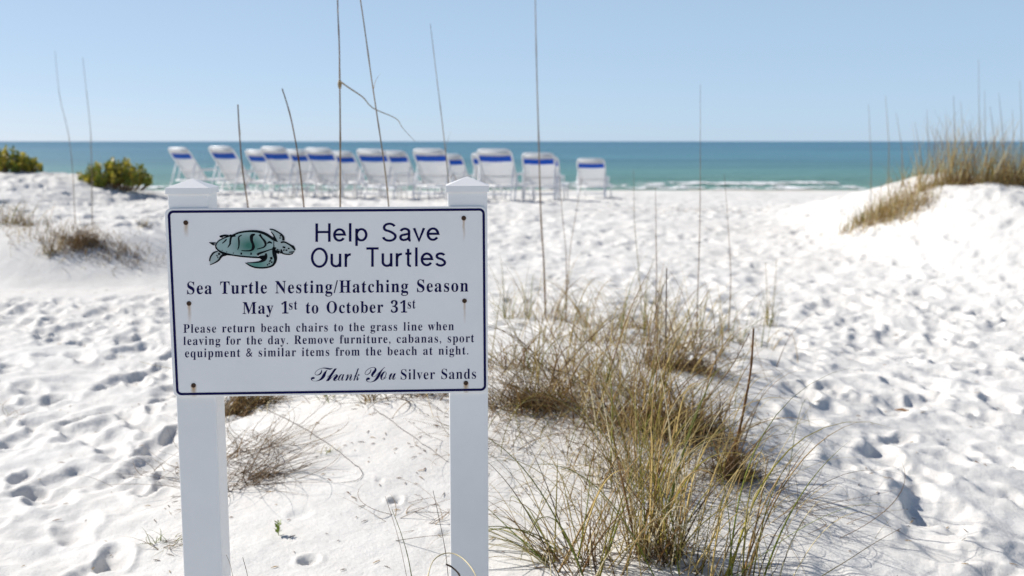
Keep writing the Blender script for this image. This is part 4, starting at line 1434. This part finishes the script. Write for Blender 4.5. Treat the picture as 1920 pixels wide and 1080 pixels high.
# tall pale stalks on the right crest
PXS = sorted((1633, 1664, 1688, 1722, 1735, 1752, 1793, 1806, 1838, 1850, 1857, 1880, 1896, 1912, 1772, 1820))
WORDS = 'second third fourth fifth sixth seventh eighth ninth tenth eleventh twelfth thirteenth fourteenth fifteenth'.split()
RANK = {p_: ('leftmost of them' if i == 0 else 'rightmost of them' if i == 15 else WORDS[i - 1] + ' from the left') for i, p_ in enumerate(PXS)}
k = 0
for (px, tp_, py) in ((1633, 195, 345), (1664, 180, 345), (1688, 210, 342), (1722, 230, 336), (1735, 205, 336), (1752, 235, 332), (1793, 180, 325), (1806, 190, 325), (1838, 110, 325), (1850, 170, 325), (1857, 200, 325), (1880, 175, 330), (1896, 205, 330), (1912, 150, 330), (1772, 215, 328), (1820, 225, 328)):
    Yd = 13.5 + (k % 3) * .5
    x = (px - 960) / FPX * Yd
    h = Vector((x, Yd, gz(x, Yd)))
    top = at(px + random.uniform(-9, 3), tp_, Yd)
    mid = (h + top) / 2 + Vector((random.uniform(-.02, .05), 0, 0))
    r = empty('dry_stalk', h)
    mb = MB(); mb.tube([Vector((0, 0, -.05)), mid - h, top - h], [.0048, .004, .0018], 5)
    st = mb.build('stem', M_BLADE, r, True)
    ca = st.data.color_attributes.new('Col', 'FLOAT_COLOR', 'POINT')
    cc = PAL[random.choice(['grey', 'tan', 'grey', 'brown'])]
    for d in ca.data: d.color = (*cc, 1)
    tag(r, 'blurred thin stalk on the right dune crest, ' + RANK[px], 'stalk', 'stalks on the right dune crest')
    k += 1

# ------------------------------------------------------------------ small things
h = gpt(522, 1007)
root = empty('seedling', h)
mb = MB(); mb.tube([(0, 0, -.01), (.002, 0, .03), (0, 0, .055)], [.0015, .0012, .001], 5)
mb.build('stem', plain('seedling_stem', (.2, .26, .06), .6), root, True)
vs, fs, cs = [], [], []
for k in range(34):
    a = RNG.uniform(0, 6.28); t = RNG.uniform(.1, 1)
    c = np.array([0, 0, .055 * t]); L = RNG.uniform(.012, .02) * (1.3 - .5 * t)
    d = np.array([math.cos(a), math.sin(a), .6]); d /= np.linalg.norm(d); sd = np.array([-math.sin(a), math.cos(a), 0])
    i = len(vs); vs += [c, c + d * L * .6 + sd * L * .25, c + d * L, c + d * L * .6 - sd * L * .25]; fs.append((i, i + 1, i + 2, i + 3)); cs += [np.array([.20, .27, .05]) * RNG.uniform(.7, 1.3)] * 4
link('leaf_cluster', fast_mesh('leaf_cluster', np.array(vs), fs, np.array(cs)), M_LEAF, root)
tag(root, 'tiny green seedling alone on smooth sand between the sign posts', 'seedling')
h = gpt(612, 850)
make_tuft('sprout', [tuft_arrays(h.x, h.y, 22, .012, (.03, .07), (.5, .3), {'fresh': 2, 'straw': 2}, rad=(.001, .0018), seg=5)], 'tiny pale sprout on the sand under the middle of the sign', 'sprout')
h = gpt(292, 1022)
make_tuft('sprout', [tuft_arrays(h.x, h.y, 6, .008, (.05, .1), (.5, .3), {'fresh': 3, 'green': 2}, rad=(.0018, .0028), seg=6, bias=(2.4, .7))], 'green three bladed sprout left of the left signpost', 'sprout')
# litter on the right path
h = gpt(1692, 765)
mb = MB(); mb.tube([(-.03, .03, .0), (0, 0, .008), (.03, -.04, .005), (.045, -.06, .0)], [.002, .008, .006, .002], 6)
o = mb.build('dead_leaf', M_DRIFT, None, True); o.location = h + Vector((0, 0, .01))
tag(o, 'brown dry leaf lying among the footprints on the right', 'leaf')
